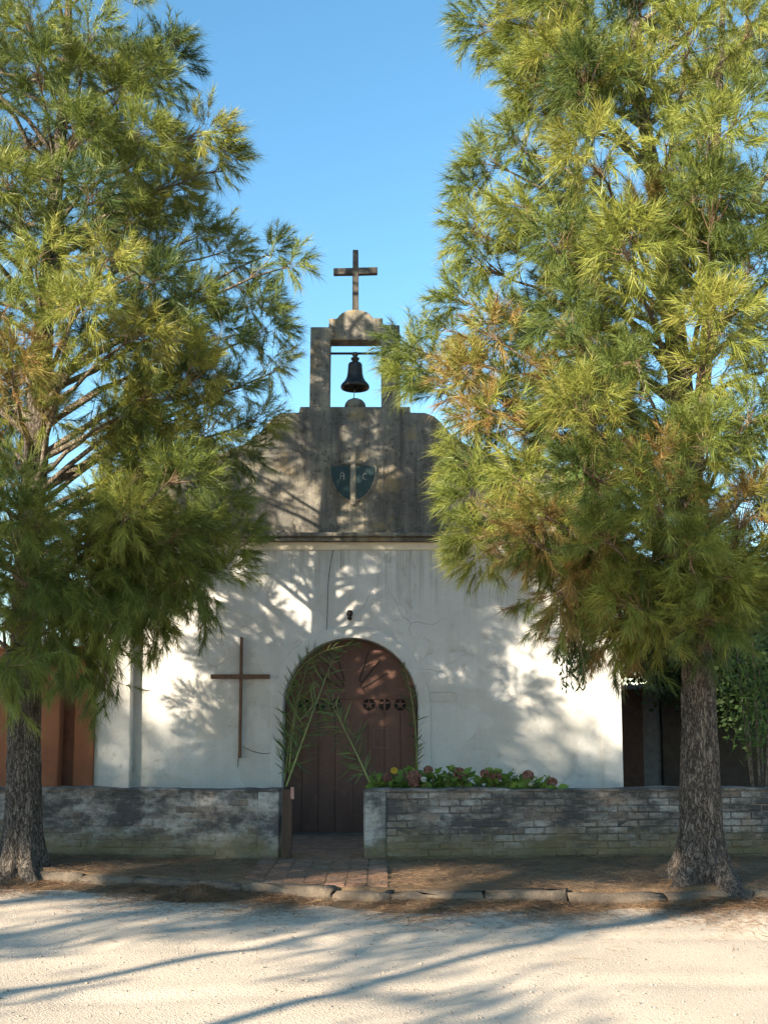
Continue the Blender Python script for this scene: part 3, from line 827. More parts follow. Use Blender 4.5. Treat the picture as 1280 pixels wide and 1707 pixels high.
def needle_mesh(name, orig, axis, tint, per, length, width, spread=(18, 62), droop=0.35, stem=0.30):
    """tufts of thin needles: each tuft springs from a short stem along its axis"""
    N = len(orig); M = N*per
    o = np.repeat(orig, per, 0); ax = np.repeat(axis, per, 0); tn = np.repeat(tint, per)
    u = rng.random(M)
    r = unit(rng.normal(size=(M, 3)))
    perp = unit(r - ax*(r*ax).sum(1, keepdims=True))
    al = np.radians(rng.uniform(spread[0], spread[1], M))[:, None]*(1.15-0.4*u[:, None])
    d = unit(ax*np.cos(al) + perp*np.sin(al))
    L = length*rng.uniform(0.45, 1.2, M)[:, None]*np.repeat(rng.uniform(0.7, 1.25, N), per)[:, None]
    base = o + ax*(u[:, None]*stem)
    tip = base + d*L; tip[:, 2] -= droop*0.7*L[:, 0]*rng.uniform(0.4, 1.3, M)
    side = unit(np.cross(d, unit(rng.normal(size=(M, 3)))))*(width/2)*rng.uniform(0.7, 1.3, M)[:, None]
    V = np.stack([base-side, base+side, tip], 1).reshape(-1, 3)
    tris = np.arange(M*3).reshape(M, 3)
    tt = np.repeat(np.clip(tn + rng.normal(0, 0.05, M), 0, 1), 3)
    return fast_mesh(name, V, None, tris, {'tint': tt})

def leaf_mesh(name, pos, axis, tint, length, width, fold=0.15):
    """single leaves: a pointed, slightly folded blade each"""
    M = len(pos)
    r = unit(rng.normal(size=(M, 3)))
    side = unit(np.cross(axis, r)); nrm = np.cross(side, axis)
    L = np.asarray(length)*np.ones(M); W = np.asarray(width)*np.ones(M)
    L = (L*rng.uniform(0.7, 1.2, M))[:, None]; W = (W*rng.uniform(0.75, 1.2, M))[:, None]
    a = pos; t = pos + axis*L - nrm*L*0.12
    m1 = pos + axis*L*0.38; c1 = m1 + side*W*0.5 + nrm*W*fold; c2 = m1 - side*W*0.5 + nrm*W*fold
    m2 = pos + axis*L*0.70 - nrm*L*0.04; e1 = m2 + side*W*0.36 + nrm*W*fold; e2 = m2 - side*W*0.36 + nrm*W*fold
    V = np.stack([a, c1, e1, t, e2, c2, m1, m2], 1).reshape(-1, 3)
    b = np.arange(M)*8
    quads = np.concatenate([np.stack([b+6, b+1, b+2, b+7], 1), np.stack([b+6, b+7, b+4, b+5], 1)])
    tris = np.concatenate([np.stack([b, b+1, b+6], 1), np.stack([b, b+6, b+5], 1), np.stack([b+7, b+2, b+3], 1), np.stack([b+7, b+3, b+4], 1)])
    return fast_mesh(name, V, quads, tris, {'tint': np.repeat(np.clip(tint, 0, 1), 8)})

def bez(a, b, c, n):
    t = np.linspace(0, 1, n)[:, None]
    return (1-t)**2*a + 2*t*(1-t)*b + t**2*c

def trunk_mesh(pts, rad, base_flare, flutes, k=96, seed=0, rough=0.012):
    """tapered, fluted trunk with a flaring root base; pts/rad along the height"""
    pts = np.asarray(pts, float); rad = np.asarray(rad, float)
    n = 130; t = np.linspace(0, 1, n)**1.4
    ts = np.linspace(0, 1, len(pts))
    c = np.stack([np.interp(t, ts, pts[:, i]) for i in range(3)], 1); r = np.interp(t, ts, rad)
    g = np.random.default_rng(seed); ph = g.uniform(0, 6.28, 12)
    h = c[:, 2]-c[0, 2]
    a = np.linspace(0, 2*np.pi, k, endpoint=False)
    A, H = np.meshgrid(a, h)
    fl = np.exp(-H/0.19)
    prof = (np.cos(A*flutes+ph[0]) + 0.6*np.cos(A*(flutes-2)+ph[1]+H*0.3))
    rr = r[:, None]*(1 + 0.045*prof*np.exp(-H/2.5)) + base_flare*fl*(1+0.6*prof) + 0.25*base_flare*np.exp(-H/0.7)
    rr = rr*(1 + 0.035*np.sin(A*11+ph[2]+np.sin(H*5+ph[3])*1.4) + 0.03*np.sin(A*17+ph[4]+np.sin(H*7.7)*1.7) + 0.02*np.sin(A*5+H*2.2+ph[5]))
    wob = np.sin(H*3.1+ph[6])*0.5+np.sin(H*6.7+ph[7])*0.3
    rid = np.abs(np.sin(A*13+wob*1.5+ph[8]+0.6*np.sin(H*2.0+A*3))) + 0.7*np.abs(np.sin(A*21-wob*1.2+ph[9]+0.8*np.sin(H*3.3-A*2)))
    rr += (rid-0.9)*0.045*r[:, None]
    rr += g.normal(0, rough*0.5, rr.shape)*r[:, None]*2
    for kx in range(5):
        a0, h0 = g.uniform(0, 6.28), g.uniform(0.5, 4.0)
        dA = np.angle(np.exp(1j*(A-a0))); rr += g.uniform(0.012, 0.03)*np.exp(-(dA/0.25)**2-((H-h0)/0.09)**2)
    V = np.stack([c[:, None, 0]+rr*np.cos(A), c[:, None, 1]+rr*np.sin(A), np.broadcast_to(c[:, None, 2], rr.shape)], -1).reshape(-1, 3)
    q = np.arange(n*k).reshape(n, k); q2 = np.roll(q, -1, 1)
    return fast_mesh('trunk', V, np.stack([q[:-1], q2[:-1], q2[1:], q[1:]], -1).reshape(-1, 4))

def casuarina(label, base, pts, rad, limbs, rmax, fill, seed, ztop, flare=0.16, flutes=7, tuft_dens=1.0, brown=0.06, extra_trunks=(), brownfn=None, thin=None):
    """limbs: (x, y, z, sag) tips; fill: random limbs following rmax(z, azimuth)"""
    random.seed(seed)
    tree = thing('casuarina_tree', base, label, 'tree', None)
    link('trunk', trunk_mesh(pts, rad, flare, flutes, seed=seed), BARK, tree, smooth=True)
    P_ = np.asarray(pts, float)
    def tr(z):
        i = np.array([np.interp(z, P_[:, 2], P_[:, 0]), np.interp(z, P_[:, 2], P_[:, 1]), z]); return i
    for tp, rd in extra_trunks:
        m = MB(); m.tube(tp, rd, 10); m.build('stem', LIMB, tree, smooth=True)
    tips = list(limbs)
    g = random.Random(seed*13+1)
    tries = 0
    while len(tips) < len(limbs)+fill and tries < 6000:
        tries += 1
        z = g.uniform(2.3, ztop); az = g.uniform(0, 2*math.pi)
        rm = rmax(z, az)
        if rm <= 0.25: continue
        if thin is not None and g.random() > thin(z): continue
        c = tr(z); rr = rm*math.sqrt(g.uniform(0.12, 0.9))
        p = (c[0]+rr*math.cos(az), c[1]+rr*math.sin(az), z, 0.0)
        if any((p[0]-q_[0])**2+(p[1]-q_[1])**2+(p[2]-q_[2])**2 < 0.40**2 for q_ in tips): continue
        tips.append(p)
    TO = []; TA = []; TT = []
    tw = MB()
    for (x, y, z, sag) in tips:
        e = np.array([x, y, z]); c = tr(z)
        hd = math.hypot(x-c[0], y-c[1])
        rise = hd*g.uniform(0.35, 0.75) if sag <= 0 else hd*g.uniform(0.0, 0.25)-sag
        zs = min(max(z-rise, 2.2), ztop-0.3); s0 = tr(zs)
        mid = (s0+e)/2 + np.array([g.uniform(-.12,.12), g.uniform(-.12,.12), (0.10*hd if sag <= 0 else 0.28*hd+sag*0.6)])
        n = 9
        path = bez(s0, mid, e, n)
        path[1:-1] += np.array([[g.uniform(-1,1)*0.03 for _ in range(3)] for _ in range(n-2)])
        Ln = float(np.linalg.norm(np.diff(path, axis=0), axis=1).sum())
        r0 = min(0.010+0.012*Ln, 0.045)
        m = MB(); m.tube(path, np.linspace(r0, 0.007, n), 7); m.build('limb', LIMB, tree, smooth=True)
        # side shoots along the outer part
        out = (e - c); out[2] = 0; out = out/(np.linalg.norm(out)+1e-6)
        tone = g.gauss(0.40, 0.17)
        isb = g.random() < (brown if brownfn is None else brownfn(x, y, z))
        if sag <= 0:
            # rounded clumps of tufts at the tip and further back along the limb
            nodes = [(1.0, g.uniform(0.22, 0.44))]
            if Ln > 0.9: nodes.append((g.uniform(0.60, 0.76), g.uniform(0.22, 0.36)))
            if Ln > 1.9: nodes.append((g.uniform(0.38, 0.5), g.uniform(0.18, 0.28)))
            for (t, Rc) in nodes:
                f = t*(n-1); i = min(int(f), n-2); b0 = path[i]+(path[i+1]-path[i])*(f-i)
                tan = path[i+1]-path[i]; tan = tan/np.linalg.norm(tan)
                sc_ = np.array([1.0, 1.0, g.uniform(0.65, 0.95)])
                ctr = b0 + np.array([0, 0, Rc*0.15]) + np.array([g.uniform(-.08, .08) for _ in range(3)])
                ct = tone + g.gauss(0, 0.10)
                for k in range(int(270*Rc*Rc*tuft_dens)+5):
                    rv = np.array([g.gauss(0, 1) for _ in range(3)]); rv /= np.linalg.norm(rv)
                    dv = rv + tan*0.45 + np.array([0, 0, 0.12]); dv /= np.linalg.norm(dv)
                    rad_ = Rc*g.uniform(0.30, 1.0)**0.6*(1+0.30*math.sin(3*rv[0]+5*rv[1]+seed)*rv[2])
                    p = ctr + dv*sc_*rad_*0.72
                    if k % 3 == 0: tw.tube([b0-tan*Rc*0.5*g.random(), (b0+p)/2+np.array([g.gauss(0, .02), g.gauss(0, .02), -0.015]), p], [0.0045, 0.0032, 0.0015], 4, cap=False)
                    rv = np.array([g.gauss(0, 1) for _ in range(3)]); rv /= np.linalg.norm(rv)
                    a = dv*0.9 + rv*0.45 + tan*0.15 + np.array([0, 0, 0.10]); a /= np.linalg.norm(a)
                    TO.append(p); TA.append(a)
                    tn = min(max(ct + g.gauss(0, 0.08), 0), 0.72)
                    if isb and g.random() < 0.65: tn = g.uniform(0.80, 1.0)
                    TT.append(tn)
            ns = 3
        else:
            ns = int(max(9, Ln*10.5*tuft_dens))
        for k in range(ns):
            t = 0.44 + 0.56*((k+g.random())/ns)**0.8
            if Ln < 0.8: t = g.uniform(0.1, 1)
            f = t*(n-1); i = min(int(f), n-2); b0 = path[i]+(path[i+1]-path[i])*(f-i)
            tan = path[i+1]-path[i]; tan = tan/np.linalg.norm(tan)
            rv = np.array([g.gauss(0, 1) for _ in range(3)]); rv /= np.linalg.norm(rv)
            upb = 0.42 if sag <= 0 else -0.75
            d = tan*0.35 + rv*1.0 + out*0.15 + np.array([0, 0, upb*0.8]); d /= np.linalg.norm(d)
            sl = g.uniform(0.22, 0.56)*(1.1-0.35*t)*(1.0 if sag <= 0 else 1.35)
            e1 = b0 + d*sl; mm = b0 + d*sl*0.5 + np.array([0, 0, -0.02 if sag <= 0 else -0.05])
            tw.tube([b0, mm, e1], [0.0065, 0.0045, 0.002], 4, cap=False)
            nt = max(2, int(sl/0.085))
            for j in range(nt):
                u_ = (j+0.6)/nt
                if u_ < 0.22 and nt > 3: continue
                pos = b0 + (e1-b0)*u_
                rv = np.array([g.gauss(0, 1) for _ in range(3)]); rv /= np.linalg.norm(rv)
                a = d*0.65 + rv*0.75 + np.array([0, 0, (0.22 if sag <= 0 else -0.55)]); a /= np.linalg.norm(a)
                TO.append(pos); TA.append(a)
                tn = tone + g.gauss(0, 0.08)
                tn = min(max(tn, 0), 0.72)
                if isb and g.random() < 0.65: tn = g.uniform(0.80, 1.0)
                TT.append(tn)
    tg = tw.build('twigs', TWIG, tree); tag(tg, kind='stuff')
    me = needle_mesh('crown', np.array(TO), np.array(TA), np.array(TT), 74, 0.165, 0.0054, (10, 60), droop=0.40, stem=0.22)
    print('TRIS', len(me.polygons))
    cr = link('crown', me, NEEDLE, tree); tag(cr, kind='stuff')
    print('casuarina', len(tips), 'limbs', len(TO), 'tufts')
    return tree

# ------------------------------------------------------------------ the two casuarinas
def tips_px(lst, Y0):
    out = []
    for e in lst:
        px, py, dy = e[:3]; sag = e[3] if len(e) > 3 else 0.0
        p = at(px, py, Y0+dy); out.append((p.x, p.y, p.z, sag))
    return out
YL = 12.0
bl = at(38, 1447, YL)
ltr = [at(38, 1447, YL), at(40, 1250, YL), at(42, 1100, YL), at(50, 900, YL), at(64, 680, YL), at(78, 480, YL), at(98, 260, YL), at(112, 80, YL), at(118, -120, YL), at(120, -330, YL+0.1)]
ltr = [tuple(p) for p in ltr]; ltr[0] = (ltr[0][0], ltr[0][1], 0.02)
L_T0 = [(225,-40,0),(296,82,-.3),(300,120,.3),(250,150,-.4),(345,225,-.2),(385,285,0.1),(300,260,.4),(290,320,.5),(230,230,-.9),
       (385,420,.3),(460,425,.25),(490,446,0),(330,400,.2),(420,510,.4),(446,560,.3),(472,620,.5),(380,560,-.1),(400,650,.2),(436,700,.4),(415,760,.5),(350,730,-.2),
       (370,830,.2),(395,900,.3),(392,945,.2),(340,880,-.2),(360,985,.3,.2),(330,960,-.2,.3),(285,1020,.2,.4),(250,1000,-.3,.4),(262,1060,.3,.6),(190,1160,.1,.9),(205,1090,.3,.7),(180,1030,-.4,.5),
       (110,1100,-.5,.4),(80,1060,-.7,.3),(140,960,-.7,.1),(45,975,-1.1),(10,1120,-1.0,.2),(-30,1010,-1.0),
       (150,330,-1.6),(60,430,-1.9),(250,560,-1.1),(120,520,-2.0),(330,640,-.5),(20,620,-1.6),(0,820,-1.4),(70,880,-1.2),(220,860,-.9),(300,800,-1.0),
       (60,120,-1.2),(150,60,-1.0),(10,300,-1.6),(0,520,-1.9),(180,430,-1.7),(270,470,-1.2),(330,520,.1),(300,590,-.3),(260,660,-.6),(330,690,.3),(280,740,-.3),(240,800,-.5),(200,300,-.8),(270,360,.1),(200,160,-.6),(120,230,-1.2),(240,930,-.2,.2),(300,900,-.5),(335,925,.1,.2),(150,880,-.5),(90,950,-.9,.1),(230,1010,.2,.4),(120,1020,-.5,.3)]
L_T = [(e[0]-(14 if 200 < e[0] < 500 else 0), *e[1:]) for e in L_T0]
def rl(z, az):
    # crown radius; the right side is held back because its outline is set limb by limb
    r = np.interp(z, [2.0, 2.8, 3.6, 4.6, 6.2, 7.5, 9.0, 10.5, 11.8, 12.4], [0.5, 1.3, 1.9, 2.2, 2.5, 2.0, 1.8, 1.4, 0.7, 0.2])
    ca = math.cos(az)
    if ca > 0: r *= 1-(0.30 if math.sin(az) > 0 else 0.5)*ca
    return r
casuarina('tall casuarina tree at the left kerb, its long branch reaching towards the gable cross', (bl.x, YL, 0.12), ltr,
          [0.172, 0.160, 0.148, 0.142, 0.115, 0.09, 0.065, 0.045, 0.028, 0.008], tips_px(L_T, YL), rl, 56, 4, 12.3, flare=0.14, flutes=6, brown=0.02, thin=lambda z: 0.6 if 5.4 < z < 9.5 else 1.0)

YR = 10.85
br = at(1168, 1470, YR)
rtr = [at(1170, 1470, YR), at(1166, 1250, YR), at(1162, 1100, YR), at(1155, 900, YR), at(1140, 700, YR), at(1122, 520, YR), at(1090, 300, YR), at(1062, 130, YR), at(1045, -100, YR), at(1040, -330, YR)]
rtr = [tuple(p) for p in rtr]; rtr[0] = (rtr[0][0], rtr[0][1], 0.02)
R_T0 = [(845,30,0),(905,40,-.3),(1050,50,-.5),(1085,130,-.5),(850,110,.1),(905,190,-.2),(870,140,-.5),(940,90,-.8),(800,275,0),(775,320,.2),(840,250,-.4),(770,390,-.2),(790,450,.1),(850,370,-.7),
       (740,500,0),(735,560,.3),(790,560,-.5),(690,615,.3),(712,655,.2),(760,640,-.4),(668,590,.5),(765,715,0),(800,690,-.7),(765,795,.3),(745,770,.8),(760,850,.2),(840,800,-.8),
       (775,890,-.3),(790,925,.0),(850,900,-.7),(880,860,-1.0),(900,950,-.3),(930,990,-.5,.2),(960,1010,-.1,.3),(960,1045,.3,.4),(1030,1050,-.4,.3),(1090,1060,-.3,.3),(1010,1080,.5,.3),(1060,1010,-1.0),
       (1010,900,-1.5),(1100,850,-1.8),(1150,930,-1.6),(1200,960,-1.3),(1240,870,-1.4),(1180,1030,-1.0),(1215,1000,-.6),(1090,780,-1.7),(980,700,-1.6),(1000,800,-1.5),(1180,740,-1.8),(1250,700,-1.5),
       (1060,600,-1.8),(950,560,-1.5),(1180,540,-1.8),(930,420,-1.2),(1040,420,-1.7),(1190,360,-1.6),(1250,450,-1.5),(1000,280,-1.4),(1110,240,-1.4),(1230,200,-1.3),(970,150,-1.0),(1150,80,-1.2),(1250,60,-1.0)]
R_T = [(e[0]+(30 if e[0] < 900 else 0), *e[1:]) for e in R_T0]
def rr_(z, az):
    r = np.interp(z, [2.0, 2.6, 3.4, 4.5, 6.2, 7.5, 9.0, 10.5, 12.0, 12.8], [0.4, 1.1, 1.9, 2.4, 2.6, 2.5, 2.2, 1.8, 0.9, 0.2])
    ca = -math.cos(az)
    if ca > 0: r *= 1-0.30*ca
    return r
stem2 = [at(1150, 850, YR), at(1168, 690, YR-0.2), at(1182, 520, YR-0.35), at(1188, 330, YR-0.4), at(1200, 120, YR-0.4), at(1210, -120, YR-0.4)]
def brownr(x, y, z):
    # the male flower tips are brown low on the left side
    return 0.24 if (x < 2.3 and 2.8 < z < 6.2) else 0.06
casuarina('tall casuarina tree at the right kerb with brown-tipped foliage and a flared trunk', (br.x, YR, 0.12), rtr,
          [0.172, 0.158, 0.138, 0.14, 0.12, 0.10, 0.075, 0.055, 0.03, 0.008], tips_px(R_T, YR), rr_, 52, 9, 12.6, flare=0.24, flutes=5, thin=lambda z: 0.55 if z > 5.0 else 1.0,
          extra_trunks=[([tuple(p) for p in stem2], [0.085, 0.075, 0.062, 0.05, 0.035, 0.015])], brownfn=brownr)

# ------------------------------------------------------------------ mistletoe hanging in the right tree
def mistletoe(px, py, Y, n, w, h, label, mat_, tone):
    c = at(px, py, Y)
    t = thing('mistletoe', c, label, 'plant', 'mistletoe in the right tree')
    st = MB(); pos = []; ax = []; tt = []
    g = random.Random(int(px*7+py))
    for k in range(n):
        a = g.uniform(0, 6.28); r = w*math.sqrt(g.random())
        p0 = Vector((c.x+0.3*r*math.cos(a), c.y+0.3*r*math.sin(a), c.z+0.05))
        e = Vector((c.x+r*math.cos(a), c.y+r*math.sin(a), c.z-h*g.uniform(0.3, 1)))
        mid = (p0+e)/2 + Vector((r*0.3*math.cos(a), r*0.3*math.sin(a), 0.06))
        path = bez(np.array(p0), np.array(mid), np.array(e), 7)
        st.tube(path, [0.006,0.005,0.005,0.004,0.003,0.003,0.002], 4)
        for j in range(16):
            f = 0.2+0.8*(j+g.random())/16; i = min(int(f*6), 5); p = path[i]+(path[i+1]-path[i])*(f*6-i)
            d = np.array([g.gauss(0, .55), g.gauss(0, .55), -0.8]); pos.append(p); ax.append(d/np.linalg.norm(d)); tt.append(g.gauss(tone, 0.2))
    st.build('stems', TWIG, t)
    tag(link('leaves', leaf_mesh('leaves', np.array(pos), np.array(ax), np.array(tt), 0.075, 0.02), mat_, t), kind='stuff')
mistletoe(945, 995, 10.5, 22, 0.18, 0.42, 'pale yellow-green mistletoe clump hanging low on the left of the right tree', MISTLE, 0.75)
mistletoe(955, 1068, 10.45, 14, 0.20, 0.5, 'dark mistletoe strands hanging before the sunlit white wall', BROAD, 0.9)
mistletoe(985, 765, 10.0, 26, 0.24, 0.45, 'dark-leaved mistletoe clump in the middle of the right tree', LANCE, 0.3)

# ------------------------------------------------------------------ palm fronds tied at the gate and the arch
def frond(label, p0, p1, p2, size, n=38, seed=0, tone=0.5, face=(0, -1, 0)):
    g = random.Random(seed)
    t = thing('palm_frond', p0, label, 'palm frond', 'palm fronds decorating the entrance')
    path = bez(np.array(p0), np.array(p1), np.array(p2), 16)
    m = MB(); m.tube(path, np.linspace(0.013, 0.0025, 16), 5); m.build('rachis', PALMSTEM, t, smooth=True)
    pos = []; ax = []; tt = []; ln = []
    F_ = np.array(face, float)
    for s in (-1, 1):
        for k in range(n):
            if g.random() < 0.14: continue
            u = 0.10 + 0.90*(k+g.random()*0.9)/n
            f = u*15; i = min(int(f), 14); p = path[i]+(path[i+1]-path[i])*(f-i)
            tan = path[i+1]-path[i]; tan /= np.linalg.norm(tan)
            side = np.cross(tan, F_); side /= np.linalg.norm(side)+1e-9
            d = tan*0.75 + side*s*(0.75-0.25*u) + F_*g.uniform(-0.05, 0.35) + np.array([g.gauss(0, .15), g.gauss(0, .15), g.gauss(0, .13)-0.16])
            d = d/np.linalg.norm(d)
            if g.random() < 0.22: d = d*0.5 + np.array([g.gauss(0, .3), g.gauss(0, .2), -0.75])
            pos.append(p); ax.append(d/np.linalg.norm(d)); tt.append(g.gauss(tone, 0.25)); ln.append(size*g.uniform(0.7, 1.1)*(0.45+0.75*math.sin(math.pi*min(1, u*0.85+0.12))))
    tag(link('leaflets', leaf_mesh('leaflets', np.array(pos), np.array(ax), np.array(tt), np.array(ln), 0.019), PALM, t), kind='stuff')
def A(px, py, Y): return tuple(at(px, py, Y))
frond('long palm frond tied to the gate post, curving up to the right across the arch', A(477, 1312, 12.72), A(520, 1190, 13.0), A(556, 1095, 13.8), 0.31, seed=1, tone=0.35)
frond('sunlit palm frond standing along the left door jamb', A(482, 1290, 14.9), A(486, 1190, 14.9), A(520, 1085, 14.95), 0.34, seed=2, tone=0.6)
frond('palm frond arching over the top left of the door', A(478, 1170, 15.02), A(490, 1080, 15.0), A(600, 1074, 15.0), 0.20, seed=3, tone=0.35)
frond('palm frond leaning left from the end of the right low wall', A(617, 1306, 12.78), A(585, 1235, 12.9), A(548, 1165, 13.2), 0.28, 40, seed=4, tone=0.35)
frond('dark palm frond standing along the right door jamb', A(694, 1300, 14.98), A(698, 1190, 15.0), A(672, 1105, 15.1), 0.17, seed=5, tone=0.2)
frond('small palm frond at the foot of the left door jamb', A(474, 1305, 14.95), A(482, 1230, 14.9), A(500, 1140, 14.9), 0.30, 40, seed=6, tone=0.5)

# ------------------------------------------------------------------ hydrangeas behind the right low wall
def hydrangea(px, hpx, heads, label, seed, extra=None):
    Y = 13.12; g = random.Random(seed)
    b = at(px, 1311, Y); h = at(px, hpx, Y).z
    t = thing('hydrangea', (b.x, Y, GZ), label, 'flower bush', 'hydrangeas behind the right low wall')
    st = MB(); pos = []; ax = []; tt = []
    for k in range(20):
        a = g.uniform(0, 6.28); r = 0.27*math.sqrt(g.random())
        e = np.array([b.x+r*math.cos(a), Y+r*0.7*math.sin(a), h-g.uniform(0.02, 0.16)])
        s0 = np.array([b.x+0.15*r*math.cos(a), Y, GZ-0.02]); path = bez(s0, (s0+e)/2+np.array([0, 0, 0.1]), e, 6)
        st.tube(path, [0.008,0.007,0.006,0.005,0.004,0.003], 5)
        for j in range(12):
            f = 0.45+0.55*(j/11); i = min(int(f*5), 4); p = path[i]+(path[i+1]-path[i])*(f*5-i)
            an = j*2.4+a; d = np.array([math.cos(an), math.sin(an), g.uniform(0.1, 0.9)]); pos.append(p); ax.append(d/np.linalg.norm(d)); tt.append(g.gauss(0.55, 0.25))
    st.build('stems', TWIG, t)
    tag(link('leaves', leaf_mesh('leaves', np.array(pos), np.array(ax), np.array(tt), 0.125, 0.075), GARDEN, t), kind='stuff')
    for (hx, hy, r, mt) in heads:
        c = at(hx, hy, Y-0.12)
        n = 90
        v = unit(rng.normal(size=(n, 3))); v[:, 2] = v[:, 2]*0.85
        ps = []; axs = []; tn = []
        for q_ in v:
            u_ = np.cross(q_, [0.3, 0.2, 0.9]); u_ /= np.linalg.norm(u_)+1e-9; w_2 = np.cross(q_, u_)
            ph = g.uniform(0, 1.57); tn0 = g.gauss(0.5, 0.25)
            for k in range(4):
                an = ph+k*1.5708
                ps.append(np.array(c)+q_*r*g.uniform(0.8, 1.0)); dd = u_*math.cos(an)+w_2*math.sin(an)+q_*0.3; axs.append(dd/np.linalg.norm(dd)); tn.append(tn0)
        link('flower_head', leaf_mesh('flower_head', np.array(ps), np.array(axs), np.array(tn), r*0.42, r*0.36), mt, t)
hydrangea(655, 1290, [(690, 1295, 0.075, PETAL), (690, 1308, 0.055, PETAL), (657, 1285, 0.038, YPETAL), (645, 1297, 0.05, PETAL)], 'hydrangea nearest the gate with a yellow bloom and drooping pink head', 1)
hydrangea(712, 1280, [(714, 1284, 0.05, PETAL), (706, 1300, 0.034, WPETAL)], 'tall leafy hydrangea second from the gate', 2)
hydrangea(768, 1284, [(766, 1290, 0.07, PETAL)], 'bushy hydrangea third from the gate with one pink head in the middle', 3)
hydrangea(828, 1284, [(826, 1294, 0.065, PETAL), (808, 1290, 0.05, PETAL)], 'bushy hydrangea fourth from the gate with two pink heads', 4)
hydrangea(878, 1297, [(880, 1293, 0.06, PETAL), (884, 1306, 0.03, WPETAL)], 'small hydrangea with a pink head above small white flowers', 5)
hydrangea(920, 1308, [(920, 1304, 0.055, PETAL)], 'lowest hydrangea farthest from the gate, barely above the wall', 6)

# ------------------------------------------------------------------ yard at the right: shed, dark trees, cane-stemmed shrub
ys = 19.0
shed = thing('shed', (X(1090, ys), ys, GZ), 'dark low shed in the shade behind the right tree', 'shed')
z1 = Z(1150, ys)
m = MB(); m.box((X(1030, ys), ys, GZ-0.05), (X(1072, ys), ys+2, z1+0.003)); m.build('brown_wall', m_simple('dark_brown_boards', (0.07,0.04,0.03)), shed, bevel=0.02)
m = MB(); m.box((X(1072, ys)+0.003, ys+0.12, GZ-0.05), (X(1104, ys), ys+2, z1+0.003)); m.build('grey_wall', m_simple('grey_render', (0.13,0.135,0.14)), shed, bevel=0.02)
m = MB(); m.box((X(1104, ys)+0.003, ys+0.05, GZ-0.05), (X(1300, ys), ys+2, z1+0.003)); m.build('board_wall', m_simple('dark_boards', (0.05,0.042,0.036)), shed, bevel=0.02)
m = MB(); m.box((X(1025, ys), ys-0.22, z1+0.002), (X(1306, ys), ys+2.2, z1+0.07)); m.build('roof', m_simple('grey_sheet', (0.16,0.16,0.165), 0.6, 0.3), shed, bevel=0.01)

def broad_tree(name, label, base, h, crown, n, seed, mat_, leaf=0.09, group=None, trunk_r=0.12, limbs=14, lean=(0, 0), bark=None, crownlist=None, stems=1):
    """broad-leaved tree: tapered trunk, limbs, and leaf clusters round the limb ends. crown = (cx, cy, cz, rx, ry, rz) relative to base"""
    g = random.Random(seed); bx_, by_, bz = base
    t = thing(name, base, label, 'tree', group)
    crowns = crownlist or [crown]
    cz = crown[2]
    tp = [(bx_+lean[0]*u, by_+lean[1]*u + 0.06*math.sin(u*4+seed), bz-0.1+(cz-crown[5]*0.3+0.1)*u) for u in np.linspace(0, 1, 9)]
    m = MB(); m.tube(tp, [trunk_r*(1.35 if i == 0 else 1-0.07*i) for i in range(9)], 12); m.build('trunk', bark or BARK, t, smooth=True)
    for q_ in range(0):
        sd = g.choice((-1, 1)); m = MB()
        m.tube([(p[0]+sd*(0.9*u**1.2), p[1]+0.3*u, p[2]) for p, u in zip(tp[1:], np.linspace(0, 1, 8))], [trunk_r*(0.75-0.06*i) for i in range(8)], 10); m.build('stem', bark or BARK, t, smooth=True)
    pos = []; ax = []; tt = []
    lm = MB()
    for q_ in range(int(12*(stems-1))):
        # low side branches with a few leaves
        s0 = np.array(tp[g.choice((5, 6, 6, 7))]); an = g.uniform(0, 6.28); e = s0+np.array([math.cos(an)*1.3, math.sin(an)*1.3, g.uniform(-0.3, 0.4)])
        path = bez(s0, (s0+e)/2+np.array([0, 0, 0.2]), e, 6); lm.tube(path, np.linspace(0.03, 0.008, 6), 5)
        for j in range(90):
            q2 = path[g.randint(2, 5)] + np.array([g.gauss(0, .2), g.gauss(0, .2), g.gauss(0, .15)]); dd = np.array([g.gauss(0, 1), g.gauss(0, 1), g.gauss(-.2, .8)])
            pos.append(q2); ax.append(dd/np.linalg.norm(dd)); tt.append(g.gauss(0.4, 0.2))
    top = np.array(tp[-1])
    for k in range(limbs):
        C = crowns[k % len(crowns)]
        d = unit(np.array([g.gauss(0, 1), g.gauss(0, 1), g.gauss(0.1, 0.9)])); rr = g.uniform(0.45, 0.95)
        e = np.array([bx_+C[0]+d[0]*C[3]*rr, by_+C[1]+d[1]*C[4]*rr, bz+C[2]+d[2]*C[5]*rr])
        s0 = np.array(tp[g.choice((6, 7, 8))]); path = bez(s0, (s0+e)/2+np.array([0, 0, 0.25]), e, 7)
        lm.tube(path, np.linspace(trunk_r*0.4, 0.012, 7), 6)
        tone = g.gauss(0.45, 0.22)
        for j in range(n//limbs):
            q_ = path[g.randint(3, 6)] + np.array([g.gauss(0, 0.27), g.gauss(0, 0.27), g.gauss(0, 0.2)])*min(C[3], 1.6)*0.8
            dd = np.array([g.gauss(0, 1), g.gauss(0, 1), g.gauss(-0.2, 0.8)]); pos.append(q_); ax.append(dd/np.linalg.norm(dd)); tt.append(tone+g.gauss(0, 0.15))
    lm.build('limbs', bark or BARK, t, smooth=True)
    tag(link('crown', leaf_mesh('crown', np.array(pos), np.array(ax), np.array(tt), leaf, leaf*0.5), mat_, t), kind='stuff')
    return t
broad_tree('evergreen_tree', 'dark evergreen tree filling the gap just right of the chapel', (4.9, 17.4, GZ), 4, (0.2, 0, 2.7, 1.5, 1.0, 1.5), 12000, 31, BROAD, 0.11, 'dark evergreens in the yard')
